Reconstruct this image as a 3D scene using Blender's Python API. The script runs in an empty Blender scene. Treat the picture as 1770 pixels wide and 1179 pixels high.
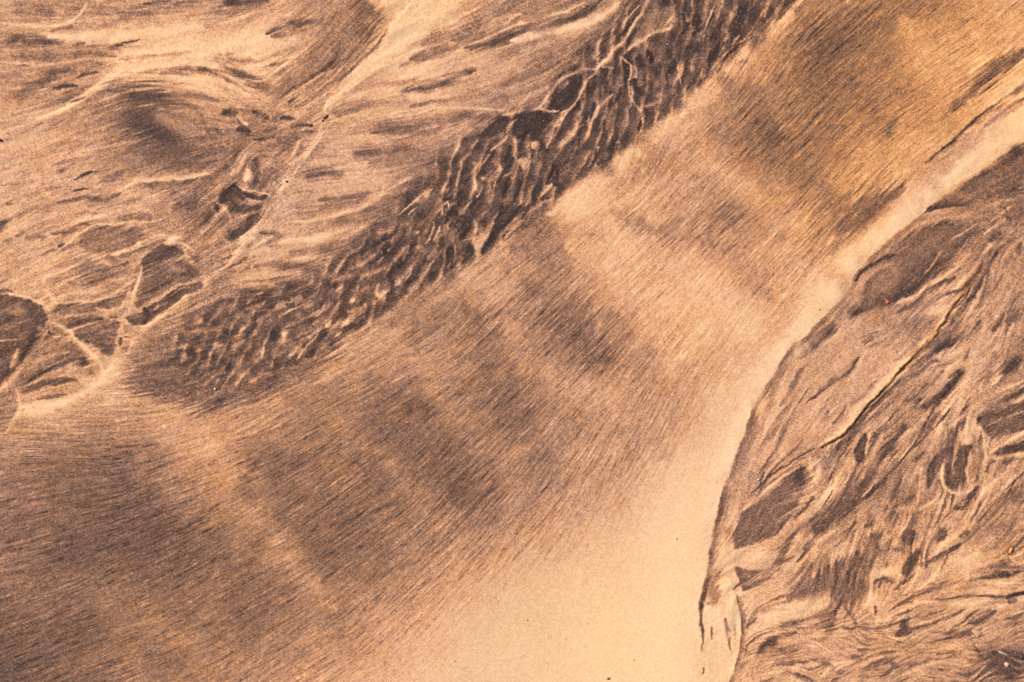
import bpy, bmesh, math, random
import numpy as np
from mathutils import Vector

# ------------------------------------------------ camera, light, exposure
UNIT = 1.2 / 1770                 # metres per bed unit
scene = bpy.context.scene
cam_data = bpy.data.cameras.new('camera')
cam_data.sensor_width = 36
cam_data.lens = 48
cam_data.clip_start = .05
cam_data.clip_end = 2000
camera = bpy.data.objects.new('camera', cam_data)
camera.location = (0, 0, 1.6)     # held straight above the sand
scene.collection.objects.link(camera)
scene.camera = camera

SUN_EL, SUN_AZ = 46.0, -58.0      # elevation; azimuth clockwise from +Y
world = bpy.data.worlds.new('World')
scene.world = world
world.use_nodes = True
wn = world.node_tree.nodes
sky = wn.new('ShaderNodeTexSky')
sky.sky_type = 'NISHITA'
sky.sun_disc = False
sky.sun_elevation = math.radians(SUN_EL)
sky.sun_rotation = math.radians(SUN_AZ)
world.node_tree.links.new(sky.outputs[0], wn['Background'].inputs[0])
wn['Background'].inputs[1].default_value = .09
sun = bpy.data.lights.new('sun', 'SUN')
sun.energy = 4.2
sun.angle = math.radians(.6)
sun.color = (1.0, .88, .73)
sun_ob = bpy.data.objects.new('sun', sun)
e, a = math.radians(SUN_EL), math.radians(SUN_AZ)
sd = Vector((math.cos(e) * math.sin(a), math.cos(e) * math.cos(a), math.sin(e)))
sun_ob.rotation_euler = sd.to_track_quat('Z', 'Y').to_euler()
sun_ob.location = sd * 20
scene.collection.objects.link(sun_ob)
vs = scene.view_settings
vs.view_transform = 'Standard'; vs.look = 'None'; vs.gamma = 1; vs.use_curve_mapping = False
vs.exposure = 0.49

# ---------------------------------------------------------------- sand map
# Sand bed is described in bed units (1 unit = UNIT metres), x to the right,
# y towards the viewer's feet; (885, 589.5) is the middle of the bed.
K = 1 / 1.5                     # map cells per bed unit
X0, X1, Y0, Y1 = -330.0, 2100.0, -240.0, 1419.0
NX = int((X1 - X0) * K) + 1
NY = int((Y1 - Y0) * K) + 1
rng = np.random.default_rng(7)
gx = (X0 + np.arange(NX) / K).astype(np.float32)
gy = (Y0 + np.arange(NY) / K).astype(np.float32)
XX, YY = np.meshgrid(gx, gy)


def upsample(g, ny, nx):
    """smooth (cubic-hermite weighted) enlargement of a small grid"""
    def axis(n, m):
        t = np.linspace(0, m - 1, n)
        i = np.clip(np.floor(t).astype(int), 0, m - 2)
        f = t - i
        w = []
        for k in (-1, 0, 1, 2):
            d = np.abs(f - k)
            w.append(np.where(d < 1, 1.5 * d ** 3 - 2.5 * d ** 2 + 1,
                              np.where(d < 2, -.5 * d ** 3 + 2.5 * d ** 2 - 4 * d + 2, 0)))
        idx = [np.clip(i + k, 0, m - 1) for k in (-1, 0, 1, 2)]
        return idx, w
    iy, wy = axis(ny, g.shape[0])
    ix, wx = axis(nx, g.shape[1])
    a = sum(g[iy[k]] * wy[k][:, None] for k in range(4))
    b = sum(a[:, ix[k]] * wx[k][None, :] for k in range(4))
    return b.astype(np.float32)


def noise(cell):
    """smooth noise of about unit deviation, cell in bed units"""
    c = cell * K
    return upsample(rng.standard_normal((int(NY / c) + 3, int(NX / c) + 3)), NY, NX) * 1.25


def blur(a, r):
    r = max(1, int(r))
    for _ in range(2):
        for ax in (0, 1):
            p = np.pad(a, [(r + 1, r) if k == ax else (0, 0) for k in (0, 1)], mode='edge')
            c = np.cumsum(p, axis=ax, dtype=np.float64)
            n = a.shape[ax]
            hi = np.take(c, np.arange(2 * r + 1, 2 * r + 1 + n), axis=ax)
            lo = np.take(c, np.arange(0, n), axis=ax)
            a = ((hi - lo) / (2 * r + 1)).astype(np.float32)
    return a


# every outline wobbles a little, as washed sand does
WX = XX + 1.3 * noise(45) + .55 * noise(12) + .45 * noise(4)
WY = YY + 1.3 * noise(45) + .55 * noise(12) + .45 * noise(4)


def spline(pts, step=7.0, closed=False):
    P = np.array(pts, float)
    n = len(P)
    out = []
    rngi = range(n if closed else n - 1)
    for i in rngi:
        if closed:
            p0, p1, p2, p3 = P[i - 1], P[i], P[(i + 1) % n], P[(i + 2) % n]
        else:
            p1, p2 = P[i], P[i + 1]
            p0 = P[i - 1] if i else 2 * p1 - p2
            p3 = P[i + 2] if i + 2 < n else 2 * p2 - p1
        m = max(1, int(np.hypot(*(p2 - p1)[:2]) / step))
        for k in range(m):
            t = k / m
            out.append(.5 * (2 * p1 + (p2 - p0) * t + (2 * p0 - 5 * p1 + 4 * p2 - p3) * t * t
                             + (3 * p1 - p0 - 3 * p2 + p3) * t ** 3))
    out.append(P[0] if closed else P[-1])
    return np.array(out)


def window(x0, y0, x1, y1):
    a = int(max(0, (x0 - X0) * K)); b = int(min(NX, (x1 - X0) * K + 2))
    c = int(max(0, (y0 - Y0) * K)); d = int(min(NY, (y1 - Y0) * K + 2))
    return slice(c, max(c, d)), slice(a, max(a, b))


def coarse(s, n):
    """every n-th cell of a window, and a way back to full size"""
    h, w = s[0].stop - s[0].start, s[1].stop - s[1].start
    if n == 1 or min(h, w) < 3 * n:
        return WX[s], WY[s], lambda m: m
    iy = np.linspace(s[0].start, s[0].stop - 1, h // n + 2)
    ix = np.linspace(s[1].start, s[1].stop - 1, w // n + 2)
    a = np.rint(iy).astype(int); b = np.rint(ix).astype(int)
    return WX[np.ix_(a, b)], WY[np.ix_(a, b)], lambda m: np.clip(upsample(m, h, w), 0, 1)


def rough(s, m, k=1.0):
    """outlines fray along the wash"""
    return np.clip(m + k * .8 * FR[s] * m * (1 - m), 0, 1)


def stroke_mask(pts, wl, wr=None, p=2.0, taper=.38, ends=1.0, fray=1.0):
    wr = wl if wr is None else wr
    wl, wr = wl * 1.12, wr * 1.12
    C = spline([q[:2] for q in pts])
    if C[-1][0] < C[0][0]:
        C = C[::-1]                    # wl lies above / left of the line, wr below / right
    m = 2.2 * max(wl, wr) + 9
    s = window(C[:, 0].min() - m, C[:, 1].min() - m, C[:, 0].max() + m, C[:, 1].max() + m)
    x, y, back = coarse(s, 1 if min(wl, wr) < 9 else 5)
    best = np.full(x.shape, 1e9, np.float32)
    side = np.zeros(x.shape, np.float32); tt = np.zeros(x.shape, np.float32)
    L = np.r_[0, np.cumsum(np.hypot(*np.diff(C, axis=0).T))]
    for i in range(len(C) - 1):
        ax, ay = C[i]; dx, dy = C[i + 1] - C[i]
        l2 = dx * dx + dy * dy
        if l2 < 1e-6:
            continue
        t = np.clip(((x - ax) * dx + (y - ay) * dy) / l2, 0, 1)
        ex = x - ax - t * dx; ey = y - ay - t * dy
        d = ex * ex + ey * ey
        u = d < best
        best = np.where(u, d, best)
        side = np.where(u, dx * (y - ay) - dy * (x - ax), side)
        tt = np.where(u, (L[i] + t * math.sqrt(l2)) / L[-1], tt)
    d = np.sqrt(best)
    w = np.where(side > 0, wr, wl)
    if taper > 0:
        e = np.clip(np.minimum(tt, 1 - tt) / taper, 0, 1)
        e = .12 + .88 * np.sqrt(e * (2 - e))
        w = w * e
    mask = np.exp(-(d / np.maximum(w, .05)) ** p)
    return s, rough(s, back(mask.astype(np.float32)), fray), tt


D = None


def lay(field, s, mask, v, o):
    field[s] += (v - field[s]) * (mask * o)


def S(pts, v, wl, wr=None, o=.95, p=2.0, taper=.38, f=None):
    s, m, t = stroke_mask(pts, wl, wr, p, taper, fray=1.0 if f is None else 0.0)
    if f is None:
        m = m * np.clip(.86 + .30 * PN[s], .2, 1.05)      # no mark is even along its length
        if v < .3 and max(wl, wr or 0) < 5:
            o *= .80
    lay(D if f is None else f, s, m, v, o)


def G(cx, cy, rx, ry, ang, v, o=.9, p=2.0, f=None):
    a = math.radians(-ang)
    r = 2.4 * max(rx, ry)
    s = window(cx - r, cy - r, cx + r, cy + r)
    dx, dy = WX[s] - cx, WY[s] - cy
    u = (dx * math.cos(a) + dy * math.sin(a)) / rx
    w = (-dx * math.sin(a) + dy * math.cos(a)) / ry
    m = np.exp(-((u * u + w * w) ** (p / 2)))
    lay(D if f is None else f, s, rough(s, m) if f is None else m, v, o)


def P(pts, v, soft=4.0, o=.95, fade=None, f=None):
    C = spline(pts, 6.0, True)[:-1]
    m = soft + 6
    s = window(C[:, 0].min() - m, C[:, 1].min() - m, C[:, 0].max() + m, C[:, 1].max() + m)
    x, y, back = coarse(s, 1 if soft < 12 else 5)
    best = np.full(x.shape, 1e9, np.float32)
    inside = np.zeros(x.shape, bool)
    n = len(C)
    for i in range(n):
        ax, ay = C[i]; bx, by = C[(i + 1) % n]
        dx, dy = bx - ax, by - ay
        l2 = dx * dx + dy * dy
        if l2 < 1e-6:
            continue
        t = np.clip(((x - ax) * dx + (y - ay) * dy) / l2, 0, 1)
        d = (x - ax - t * dx) ** 2 + (y - ay - t * dy) ** 2
        best = np.minimum(best, d)
        if abs(dy) > 1e-9:
            inside ^= ((ay > y) != (by > y)) & (x < dx * (y - ay) / dy + ax)
    sd = np.sqrt(best) * np.where(inside, 1, -1)
    k = np.clip(sd / soft * .5 + .5, 0, 1)
    k = k * k * (3 - 2 * k)
    if fade:
        fx, fy, hx, hy = fade
        ex, ey = hx - fx, hy - fy
        q = np.clip(((x - fx) * ex + (y - fy) * ey) / (ex * ex + ey * ey), 0, 1)
        k = k * (1 - q * q * (3 - 2 * q))
    k = back(k.astype(np.float32))
    lay(D if f is None else f, s, rough(s, k, 1.4) if f is None else k, v, o)


def flow_field(ctrl):
    cy = np.arange(Y0, Y1 + 24, 24.0); cx = np.arange(X0, X1 + 24, 24.0)
    gx_, gy_ = np.meshgrid(cx, cy)
    c = np.zeros(gx_.shape); s = np.zeros(gx_.shape); w = np.zeros(gx_.shape)
    for x, y, a in ctrl:
        k = 1 / ((gx_ - x) ** 2 + (gy_ - y) ** 2 + 35 ** 2) ** 2
        t = math.radians(2 * a)
        c += k * math.cos(t); s += k * math.sin(t); w += k
    ny = int((cy[-1] - Y0) * K) + 1; nx = int((cx[-1] - X0) * K) + 1
    c = upsample(c / w, ny, nx)[:NY, :NX]; s = upsample(s / w, ny, nx)[:NY, :NX]
    return c, s


def lic(nz, ang, steps, h=1.0):
    """smear noise along the wash direction"""
    vx = np.cos(ang).astype(np.float32); vy = -np.sin(ang).astype(np.float32)
    acc = nz.copy(); wsum = 1.0
    ii, jj = np.meshgrid(np.arange(NY, dtype=np.float32), np.arange(NX, dtype=np.float32), indexing='ij')
    for sg in (1, -1):
        y, x = ii.copy(), jj.copy()
        for k in range(1, steps + 1):
            iy = np.clip(y, 0, NY - 1).astype(np.int32); ix = np.clip(x, 0, NX - 1).astype(np.int32)
            x += sg * h * vx[iy, ix]; y += sg * h * vy[iy, ix]
            iy = np.clip(y + .5, 0, NY - 1).astype(np.int32); ix = np.clip(x + .5, 0, NX - 1).astype(np.int32)
            w = .5 + .5 * math.cos(math.pi * k / (steps + 1))
            acc += w * nz[iy, ix]
            if sg > 0:
                wsum += 2 * w
    acc -= acc.mean()
    return (acc / acc.std()).astype(np.float32)
BASE = np.array([
 [.34,.40,.34,.44,.34,.42,.16,.36,.46,.42,.72,.70,.46,.52,.38,.30],
 [.38,.36,.25,.18,.20,.46,.18,.34,.38,.66,.72,.40,.48,.50,.30,.24],
 [.28,.32,.46,.50,.48,.30,.36,.44,.66,.72,.34,.46,.46,.33,.38,.14],
 [.28,.34,.36,.46,.38,.30,.44,.64,.56,.24,.33,.38,.34,.26,.46,.52],
 [.32,.30,.40,.42,.30,.46,.66,.36,.40,.30,.28,.33,.26,.50,.42,.38],
 [.55,.42,.36,.43,.48,.36,.40,.46,.48,.36,.30,.25,.34,.34,.38,.44],
 [.34,.34,.38,.38,.42,.50,.54,.50,.44,.40,.30,.20,.33,.38,.38,.42],
 [.50,.60,.60,.38,.52,.54,.58,.50,.42,.34,.16,.36,.38,.40,.38,.38],
 [.56,.62,.68,.58,.57,.54,.46,.36,.26,.17,.07,.32,.36,.38,.34,.38],
 [.60,.58,.50,.54,.52,.44,.33,.21,.12,.07,.05,.26,.34,.36,.34,.38],
 [.66,.57,.48,.47,.42,.33,.23,.14,.08,.06,.05,.32,.36,.36,.36,.40]])

FLOW = [(50,50,0),(50,120,5),(100,180,20),(300,90,5),(320,130,-5),(400,140,-28),(450,60,20),(250,250,18),(100,300,15),
(50,400,25),(150,350,10),(200,430,20),(600,80,50),(500,150,35),(700,120,25),(800,130,18),(700,200,10),(800,60,25),
(950,60,22),(1000,100,35),(600,300,5),(600,350,10),(550,430,12),(450,520,5),(650,380,25),(900,150,20),(1150,60,70),
(1200,80,75),(1100,150,85),(1280,60,58),(1000,200,60),(850,330,50),(900,280,60),(1050,220,75),(750,420,60),(600,500,48),
(450,600,20),(300,620,12),(200,720,2),(100,750,0),(350,680,18),(420,350,45),(330,480,35),(100,600,30),(200,590,10),
(600,620,30),(500,700,28),(800,480,36),(900,420,38),(700,600,32),(1000,340,40),(1200,180,42),(1400,50,45),(1100,450,43),
(1300,300,45),(1500,200,42),(1650,80,38),(1450,400,46),(1560,330,46),(900,600,42),(1000,700,48),(1100,800,58),(800,800,45),
(900,900,50),(1150,600,52),(1200,700,62),(1150,950,75),(1000,1050,68),(300,850,20),(100,900,14),(200,1000,20),(400,950,28),
(600,900,36),(500,1100,32),(100,1130,22),(700,1050,45),(1200,1100,88),(1330,620,55),(1230,800,72),
(1700,240,38),(1500,480,48),(1600,430,40),(1700,330,25),(1430,600,45),(1350,700,60),(1290,850,75),(1600,570,35),
(1500,700,45),(1700,560,60),(1750,480,65),(1620,680,45),(1560,780,52),(1480,780,65),(1650,800,80),(1700,800,85),
(1750,720,30),(1450,880,40),(1350,850,40),(1600,850,75),(1480,1000,80),(1560,950,75),(1650,930,45),(1730,900,40),
(1700,1010,8),(1600,1070,15),(1450,1120,5),(1350,1120,10),(1600,1150,10),(1740,1130,0),(1300,1000,30),(1250,1080,88)]

CREST = [(566,195),(548,235),(525,270),(500,300),(480,350),(440,400),(400,450),(350,495),(290,540),(240,580),(215,615),(180,650)]
EDGE = [(1850,225),(1770,262),(1735,278),(1690,300),(1650,330),(1610,360),(1580,380),(1540,415),(1500,450),(1465,500),(1445,530),
        (1400,575),(1365,610),(1335,655),(1305,705),(1285,760),(1262,820),(1250,850),(1242,890),(1230,960),(1222,1000),
        (1213,1030),(1211,1060),(1214,1100)]
SCARP = [(1700,458),(1680,486),(1656,514),(1640,540),(1615,578),(1590,605),(1560,637),(1530,670),(1500,700),(1475,732),(1452,755),(1432,768),(1418,775)]


def paint():
    braid(150, left_field, 40, (30, 110), (2.5, 7), .50, .20, .5)
    braid(70, mid_field, 60, (60, 170), (4, 10), .52, .22, .5)
    braid(240, right_field, 80, (40, 150), (3, 10), .66, .12, .76)
    braid(110, low_field, 100, (20, 90), (2, 5), .64, .18, .7)
    # ---- upper left: streaked slope
    S([(0,71),(30,68),(60,70),(110,76)],.66,9,9)
    S([(20,12),(70,16),(130,24)],.5,13)
    S([(0,36),(60,43),(108,43),(136,24),(150,0)],.14,3)
    S([(150,20),(180,18),(200,10)],.46,7)
    S([(85,53),(105,49),(125,46)],.48,3)
    S([(80,62),(140,66),(230,58),(354,45)],.12,9)
    S([(122,80),(150,77)],.66,2.5); S([(185,83),(215,75),(243,68)],.64,2.4); S([(60,82),(130,88),(210,84)],.42,5)
    S([(20,98),(90,97),(150,93),(200,98)],.52,5)
    S([(0,108),(60,112),(110,107),(170,105)],.24,3.5)
    S([(28,114),(52,112)],.55,1.5)
    S([(60,128),(110,118),(175,111)],.5,8); S([(10,166),(42,160),(70,145),(90,128),(120,118)],.66,9)
    S([(130,136),(150,128),(170,125)],.74,2.4); S([(86,156),(105,151),(134,147)],.78,3); S([(0,170),(45,168)],.52,5)
    S([(0,130),(40,135)],.42,8)
    S([(150,165),(175,145),(220,110),(270,92),(354,72)],.16,8)
    S([(205,103),(250,98),(330,92)],.42,5,o=.7)
    S([(10,224),(80,200),(130,178),(165,155),(200,135),(250,117),(300,109),(354,108)],.16,4,5)
    S([(60,206),(105,191),(150,172)],.08,1.4)
    S([(0,222),(30,215),(60,208)],.42,2.5); S([(5,232),(45,226),(70,215)],.5,2.5)
    S([(104,178),(128,170)],.6,2); S([(122,178),(150,168)],.55,1.6); S([(20,196),(60,188),(90,182)],.44,3)
    S([(275,128),(320,120),(354,128),(385,142)],.5,6); 
    G(225,195,55,30,0,.5,.7)
    G(265,210,72,50,-30,.64,.75)
    G(255,168,50,18,-4,.74); G(240,205,36,28,0,.78); G(288,246,54,27,-28,.92); G(300,262,60,28,-10,.58,.6)
    G(150,210,70,14,8,.42,.6)
    G(292,208,24,12,-20,.42,.9); G(325,225,20,14,-30,.42,.8)
    S([(303,181),(322,180),(340,192),(352,212),(356,230)],.62,6)
    S([(300,158),(340,165),(380,176)],.5,5)
    S([(200,20),(240,24),(285,16),(340,8)],.54,9); S([(245,7),(270,3),(295,0)],.68,2.4)
    S([(300,8),(320,4)],.6,3)
    # ---- above the crest
    S([(385,4),(425,2),(468,-2)],.82,9); S([(360,20),(420,16),(470,12)],.48,9)
    G(430,75,100,20,8,.08,.8); G(460,115,60,10,15,.1,.7)
    S([(460,60),(490,49),(520,42),(565,34)],.66,5,6); S([(468,64),(500,58),(530,50)],.5,7)
    S([(455,118),(480,112),(505,104),(530,95),(545,82)],.44,2.4); S([(360,100),(405,94)],.4,3); S([(370,104),(440,104)],.38,5)
    S([(445,30),(500,20),(560,5)],.36,5,o=.7); S([(440,40),(500,28)],.34,3,o=.7)
    G(405,124,32,9,-20,.62); G(420,132,30,6,-15,.62); G(458,152,26,10,-20,.56)
    S([(340,122),(375,132),(395,141),(412,149),(430,162)],.6,4,1.6)
    S([(330,130),(362,136),(390,142),(420,156),(447,175)],.14,1.4,6)
    S([(640,5),(612,48),(572,88),(522,130),(470,170)],.50,34,26,taper=.1,o=.85)
    G(634,22,18,28,60,.64); G(620,50,14,20,50,.6); S([(575,95),(600,70),(625,45)],.6,6); S([(480,160),(520,140),(570,100)],.52,8)
    S([(640,0),(655,14),(668,0)],.2,7)
    for a,b,c in (((475,179),(520,152),(560,124)),((500,188),(550,155),(600,108)),((560,128),(600,98),(640,62)),((520,190),(560,165),(610,125))):
        S([a,b,c],.22,1.3)
    for a,b,c,v in (((490,163),(540,131),(582,98),.66),((497,178),(505,174),(515,168),.72),((566,120),(592,104),(622,78),.64),
                  ((520,180),(560,150),(600,130),.5),((580,140),(620,112),(650,75),.62),((640,30),(655,25),(662,15),.6),
                  ((600,100),(630,72),(650,45),.6),((560,180),(590,150),(600,140),.5)):
        S([a,b,c],v,2.2)
    S([(672,48),(660,66),(642,90),(622,112),(602,132)],.68,2,5)
    P([(682,38),(704,8),(720,-10),(765,-10),(745,30),(700,76),(645,122),(592,166),(566,190),(560,186),(575,165),(600,140),(640,97),(665,65)],.10,9)
    P([(700,20),(730,-8),(800,-8),(770,40),(700,95),(650,120)],.12,34,.7)
    S([(560,190),(568,198),(573,206),(566,222)],.2,3)
    # rubble left of the crest
    G(440,210,60,22,-5,.5,.6)
    for a in (((383,196),(400,192),(414,190),6),((410,222),(425,222),(436,226),5.5),((436,190),(450,196),(468,205),4),((482,204),(496,202),(512,205),3.6),
              ((506,221),(522,215),(541,217),3),((456,224),(468,226),(480,220),4.5),((506,234),(522,228),(542,226),3),((354,232),(370,225),(385,232),4),
              ((412,202),(416,210),(420,216),1.6),((440,240),(470,236),(500,240),3)):
        S(a[:3],.74,a[3],p=2.5)
    S([(413,194),(420,205),(430,214)],.26,3); S([(455,212),(480,214),(500,218)],.3,2.5); S([(490,196),(520,196)],.35,3)
    S([(430,168),(470,172),(500,178)],.34,5); S([(440,182),(500,188),(540,196)],.35,3)
    P([(540,215),(566,205),(548,235),(525,268),(500,300),(470,345),(440,385),(400,400),(380,380),(430,340),(440,290),(480,240)],.5,16,.75)
    for a,v,w in ((((445,272),(444,292),(441,312)),.68,7),(((478,292),(468,305),(458,318)),.64,6),(((503,242),(492,262),(474,284)),.62,7),
              (((437,312),(450,318),(462,322)),.62,5),(((515,232),(508,248),(500,262)),.6,5),(((430,318),(445,316)),.66,5)):
        S(a,v,w)
    for a,v,w in ((((404,288),(400,300),(402,312)),.2,2.5),(((426,292),(430,302),(424,312)),.16,6),(((480,262),(465,282),(455,300)),.25,4),(((520,242),(505,270),(490,285)),.3,3)):
        S(a,v,w)
    # dark eye
    P([(377,349),(383,334),(396,322),(410,316),(420,324),(428,334),(424,346),(408,352),(394,350),(384,354)],.80,3)
    P([(416,326),(430,333),(448,338),(462,337),(458,344),(445,346),(428,341)],.78,2.6)
    P([(390,352),(410,350),(430,356),(452,352),(448,362),(425,369),(402,365)],.74,4)
    P([(370,350),(376,352),(380,366),(374,368),(369,360)],.78,2)
    G(425,348,16,4,-10,.5,.6)
    S([(410,317),(425,327),(440,331),(455,334),(468,338)],.2,1.3); S([(421,338),(436,346),(452,347)],.22,1.3)
    S([(374,350),(384,356),(396,367),(402,382),(394,400)],.22,2.4); S([(366,348),(366,362),(374,374)],.3,1.6)
    S([(340,350),(365,330),(395,315),(404,308)],.62,1.3); S([(345,360),(362,340),(392,322)],.3,1.6)
    S([(366,378),(375,392),(368,408),(355,425)],.3,7)
    P([(452,366),(440,388),(420,408),(402,416),(398,402),(420,386),(438,368)],.72,5)
    S([(400,392),(396,404),(390,412)],.62,5); S([(386,370),(388,378)],.65,3)
    S([(420,376),(432,368),(452,364)],.2,2)
    for i in range(26):
        x = 355 + 50 * hh(i, 1) + i * 1.2; y = 420 + 55 * hh(i, 2) 
        S([(x,y),(x+10,y-5),(x+20,y-9)],.3 + .4 * hh(i, 3),2.2)
    # ---- left, below the dark pool
    S([(215,327),(237,317),(300,310),(354,305),(395,298)],.14,7,1.5)
    S([(220,327),(240,320),(285,316),(354,310),(400,303)],.56,1.2,12)
    S([(130,313),(150,303),(164,298)],.72,2.6,p=3); S([(114,311),(125,306)],.5,2); S([(166,300),(173,298)],.62,1.5)
    S([(176,312),(200,302),(216,297)],.5,4.5); S([(76,326),(98,322),(124,322)],.52,1.4,8)
    S([(20,348),(60,335),(80,324)],.45,2.4); S([(124,334),(140,331),(154,330)],.74,1.5); S([(98,349),(140,345),(180,346),(210,334)],.6,4)
    S([(96,292),(135,284)],.5,3); S([(95,296),(110,290)],.5,3.5); S([(150,252),(170,244),(188,240)],.5,2); S([(170,260),(215,258)],.42,7)
    S([(0,322),(60,316),(90,318)],.4,2.5); S([(12,355),(42,352)],.54,4); S([(30,380),(60,365),(90,355)],.42,6)
    S([(130,372),(180,368),(180,364)],.44,2); S([(200,378),(240,374),(265,372)],.46,7); S([(150,358),(200,352),(250,348)],.44,6,o=.7)
    S([(88,404),(115,400),(138,391),(158,389)],.6,4); S([(0,384),(8,396)],.62,13); S([(26,410),(40,398)],.52,3); S([(42,410),(80,408)],.52,4)
    S([(28,402),(45,395),(80,385)],.4,3); S([(0,418),(22,414)],.45,3); S([(100,426),(114,422)],.6,3); S([(70,440),(100,430)],.45,2.5)
    S([(38,436),(80,425)],.4,2); S([(20,455),(60,445)],.42,3)
    P([(142,404),(166,394),(200,392),(243,396),(250,412),(232,428),(180,440),(150,438),(138,422)],.52,7)
    S([(205,405),(225,400),(242,396)],.6,3,2)
    S([(0,480),(40,466),(80,446),(110,426),(132,410),(160,391),(200,386),(260,382),(300,370)],.17,1.6,1.4)
    S([(120,392),(150,380),(200,372)],.22,4,o=.7)
    S([(150,445),(200,440),(260,410),(290,405)],.22,3); S([(225,438),(240,430),(270,420),(288,415)],.52,3.5)
    S([(300,362),(340,340),(360,330)],.56,10); G(350,372,24,32,70,.66); G(362,345,20,10,40,.55)
    G(298,412,14,5,10,.05); S([(285,420),(310,420),(335,432)],.2,2)
    G(196,449,14,6,-8,.68); S([(205,445),(225,440)],.55,4); S([(212,462),(222,452)],.55,3)
    S([(170,443),(185,455),(196,462)],.22,1.5)
    P([(241,453),(258,434),(284,424),(312,430),(318,436),(300,446),(262,456),(247,462)],.70,3)
    S([(316,432),(330,450),(335,470)],.28,2.5)
    for i in range(34):
        x = 315 + 75 * hh(i, 4); y = 430 + 52 * hh(i, 5) - (x - 350) * .3
        S([(x,y),(x+7,y-2),(x+15,y-6)],.28 + .5 * hh(i, 6),2.3)
    # ---- mound and slabs
    G(160,466,48,17,-2,.60); G(180,490,38,9,4,.5); G(110,490,20,14,0,.38); S([(115,486),(150,492),(200,488)],.48,3)
    S([(72,500),(78,482),(100,470),(150,452)],.18,3); S([(75,498),(90,512),(98,522)],.16,4)
    P([(99,526),(150,523),(190,516),(214,505),(224,494),(214,520),(192,536),(130,543),(98,543)],.56,3)
    S([(95,522),(150,519),(188,512),(226,488)],.18,1.8); S([(160,532),(190,536),(215,530)],.25,2)
    P([(246,462),(262,456),(300,446),(335,460),(345,480),(310,492),(275,508),(252,524),(237,532),(236,512)],.62,4)
    G(322,468,22,10,20,.76); G(275,480,14,16,60,.68); G(305,462,6,14,80,.45); S([(247,470),(243,500),(238,525)],.5,2.4)
    S([(244,455),(241,478),(233,505),(226,530),(222,545)],.16,2.2); S([(236,480),(230,492),(228,505)],.6,2)
    P([(217,549),(246,536),(264,522),(300,508),(328,498),(350,484),(345,500),(300,528),(268,552),(248,564),(232,562)],.70,3)
    S([(354,482),(320,498),(285,512),(262,524),(247,537),(218,548)],.22,1.2); S([(280,515),(310,500),(345,490)],.84,2)
    G(238,548,12,5,-5,.46); S([(266,538),(278,528),(290,520)],.36,3); S([(250,530),(255,550),(248,562)],.82,5)
    S([(216,552),(226,562),(243,567),(262,560),(290,542),(330,512),(362,494)],.18,2.6); S([(280,546),(300,534),(320,520),(336,512)],.66,2)
    S([(278,556),(300,548)],.5,2)
    P([(102,553),(140,545),(186,538),(150,550),(106,558)],.56,1.8); P([(112,565),(132,552),(180,546),(178,550),(140,562),(120,567)],.60,1.8)
    S([(190,549),(203,548)],.74,2); P([(158,556),(180,549),(178,556),(162,560)],.66,2)
    P([(127,578),(150,561),(180,554),(206,554),(208,566),(200,590),(196,612),(184,612),(162,596)],.60,3)
    G(186,602,15,8,-30,.72)
    S([(86,553),(105,563),(122,572),(128,582),(150,602),(172,625),(182,648)],.16,3.5); S([(118,571),(150,560),(182,553)],.2,1.8)
    S([(205,612),(210,590),(208,570),(216,560)],.28,3.5); G(190,640,22,12,60,.13); S([(188,632),(200,615),(206,600)],.2,4)
    S([(216,573),(230,572),(238,580),(230,585),(214,583)],.80,1.6); S([(214,579),(234,579)],.12,1.4); G(222,603,10,7,30,.58); S([(210,585),(208,598)],.68,3)
    S([(84,560),(84,576),(90,578)],.76,2.2); S([(92,566),(105,572),(110,578)],.5,2); S([(80,582),(110,581),(126,580)],.24,1.2); S([(76,583),(92,583)],.68,1.4)
    P([(-20,512),(25,513),(60,518),(80,535),(79,560),(62,582),(46,615),(34,628),(10,655),(-20,665)],.70,4)
    G(35,538,12,6,20,.42); G(25,565,14,8,0,.58,.7); S([(-20,586),(20,585),(48,584)],.4,1.4); S([(10,570),(40,555),(62,548)],.52,2)
    S([(66,556),(60,575),(50,595),(36,622)],.84,5); G(68,565,5,8,60,.5); S([(32,600),(26,620),(20,635)],.34,5)
    S([(-20,502),(14,502),(22,506)],.74,2); S([(-20,508),(25,509),(60,515),(84,530),(86,558)],.18,2.2)
    S([(82,572),(64,600),(44,632),(20,655),(-20,690)],.22,3.4); S([(35,650),(32,660),(14,680)],.55,4); S([(0,645),(-20,660)],.6,8)
    P([(46,624),(76,586),(118,588),(138,602),(152,620),(142,634),(110,628),(60,650),(28,672)],.52,5)
    S([(28,673),(55,656),(90,634),(120,622),(148,618)],.74,4.5); G(144,626,11,10,40,.82); S([(50,625),(90,612),(120,606)],.4,3)
    P([(32,680),(60,664),(100,652),(135,655),(140,660),(110,664),(70,672),(40,682)],.66,3.5); S([(100,645),(135,650),(165,655)],.3,3); G(160,645,12,5,-30,.5)
    S([(64,692),(90,688),(118,682)],.56,4); S([(30,706),(80,701),(125,690),(180,655),(210,640)],.10,5,7); G(60,712,40,12,10,.12)
    G(5,705,24,28,60,.56,.8); S([(28,672),(34,700),(22,728),(-10,765)],.18,4.5); S([(-10,752),(8,742),(14,738)],.7,1.8)
    S([(160,672),(175,662),(182,658)],.04,1.5)
    S(CREST,.24,2.4,5,taper=.15,o=.75); S([(566,222),(548,245),(525,280),(505,305)],.1,2)
    S([(500,300),(500,350),(470,390),(440,420)],.28,12,taper=.3,o=.7)
    S([(400,500),(470,460),(500,430)],.26,8,o=.6)
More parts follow.
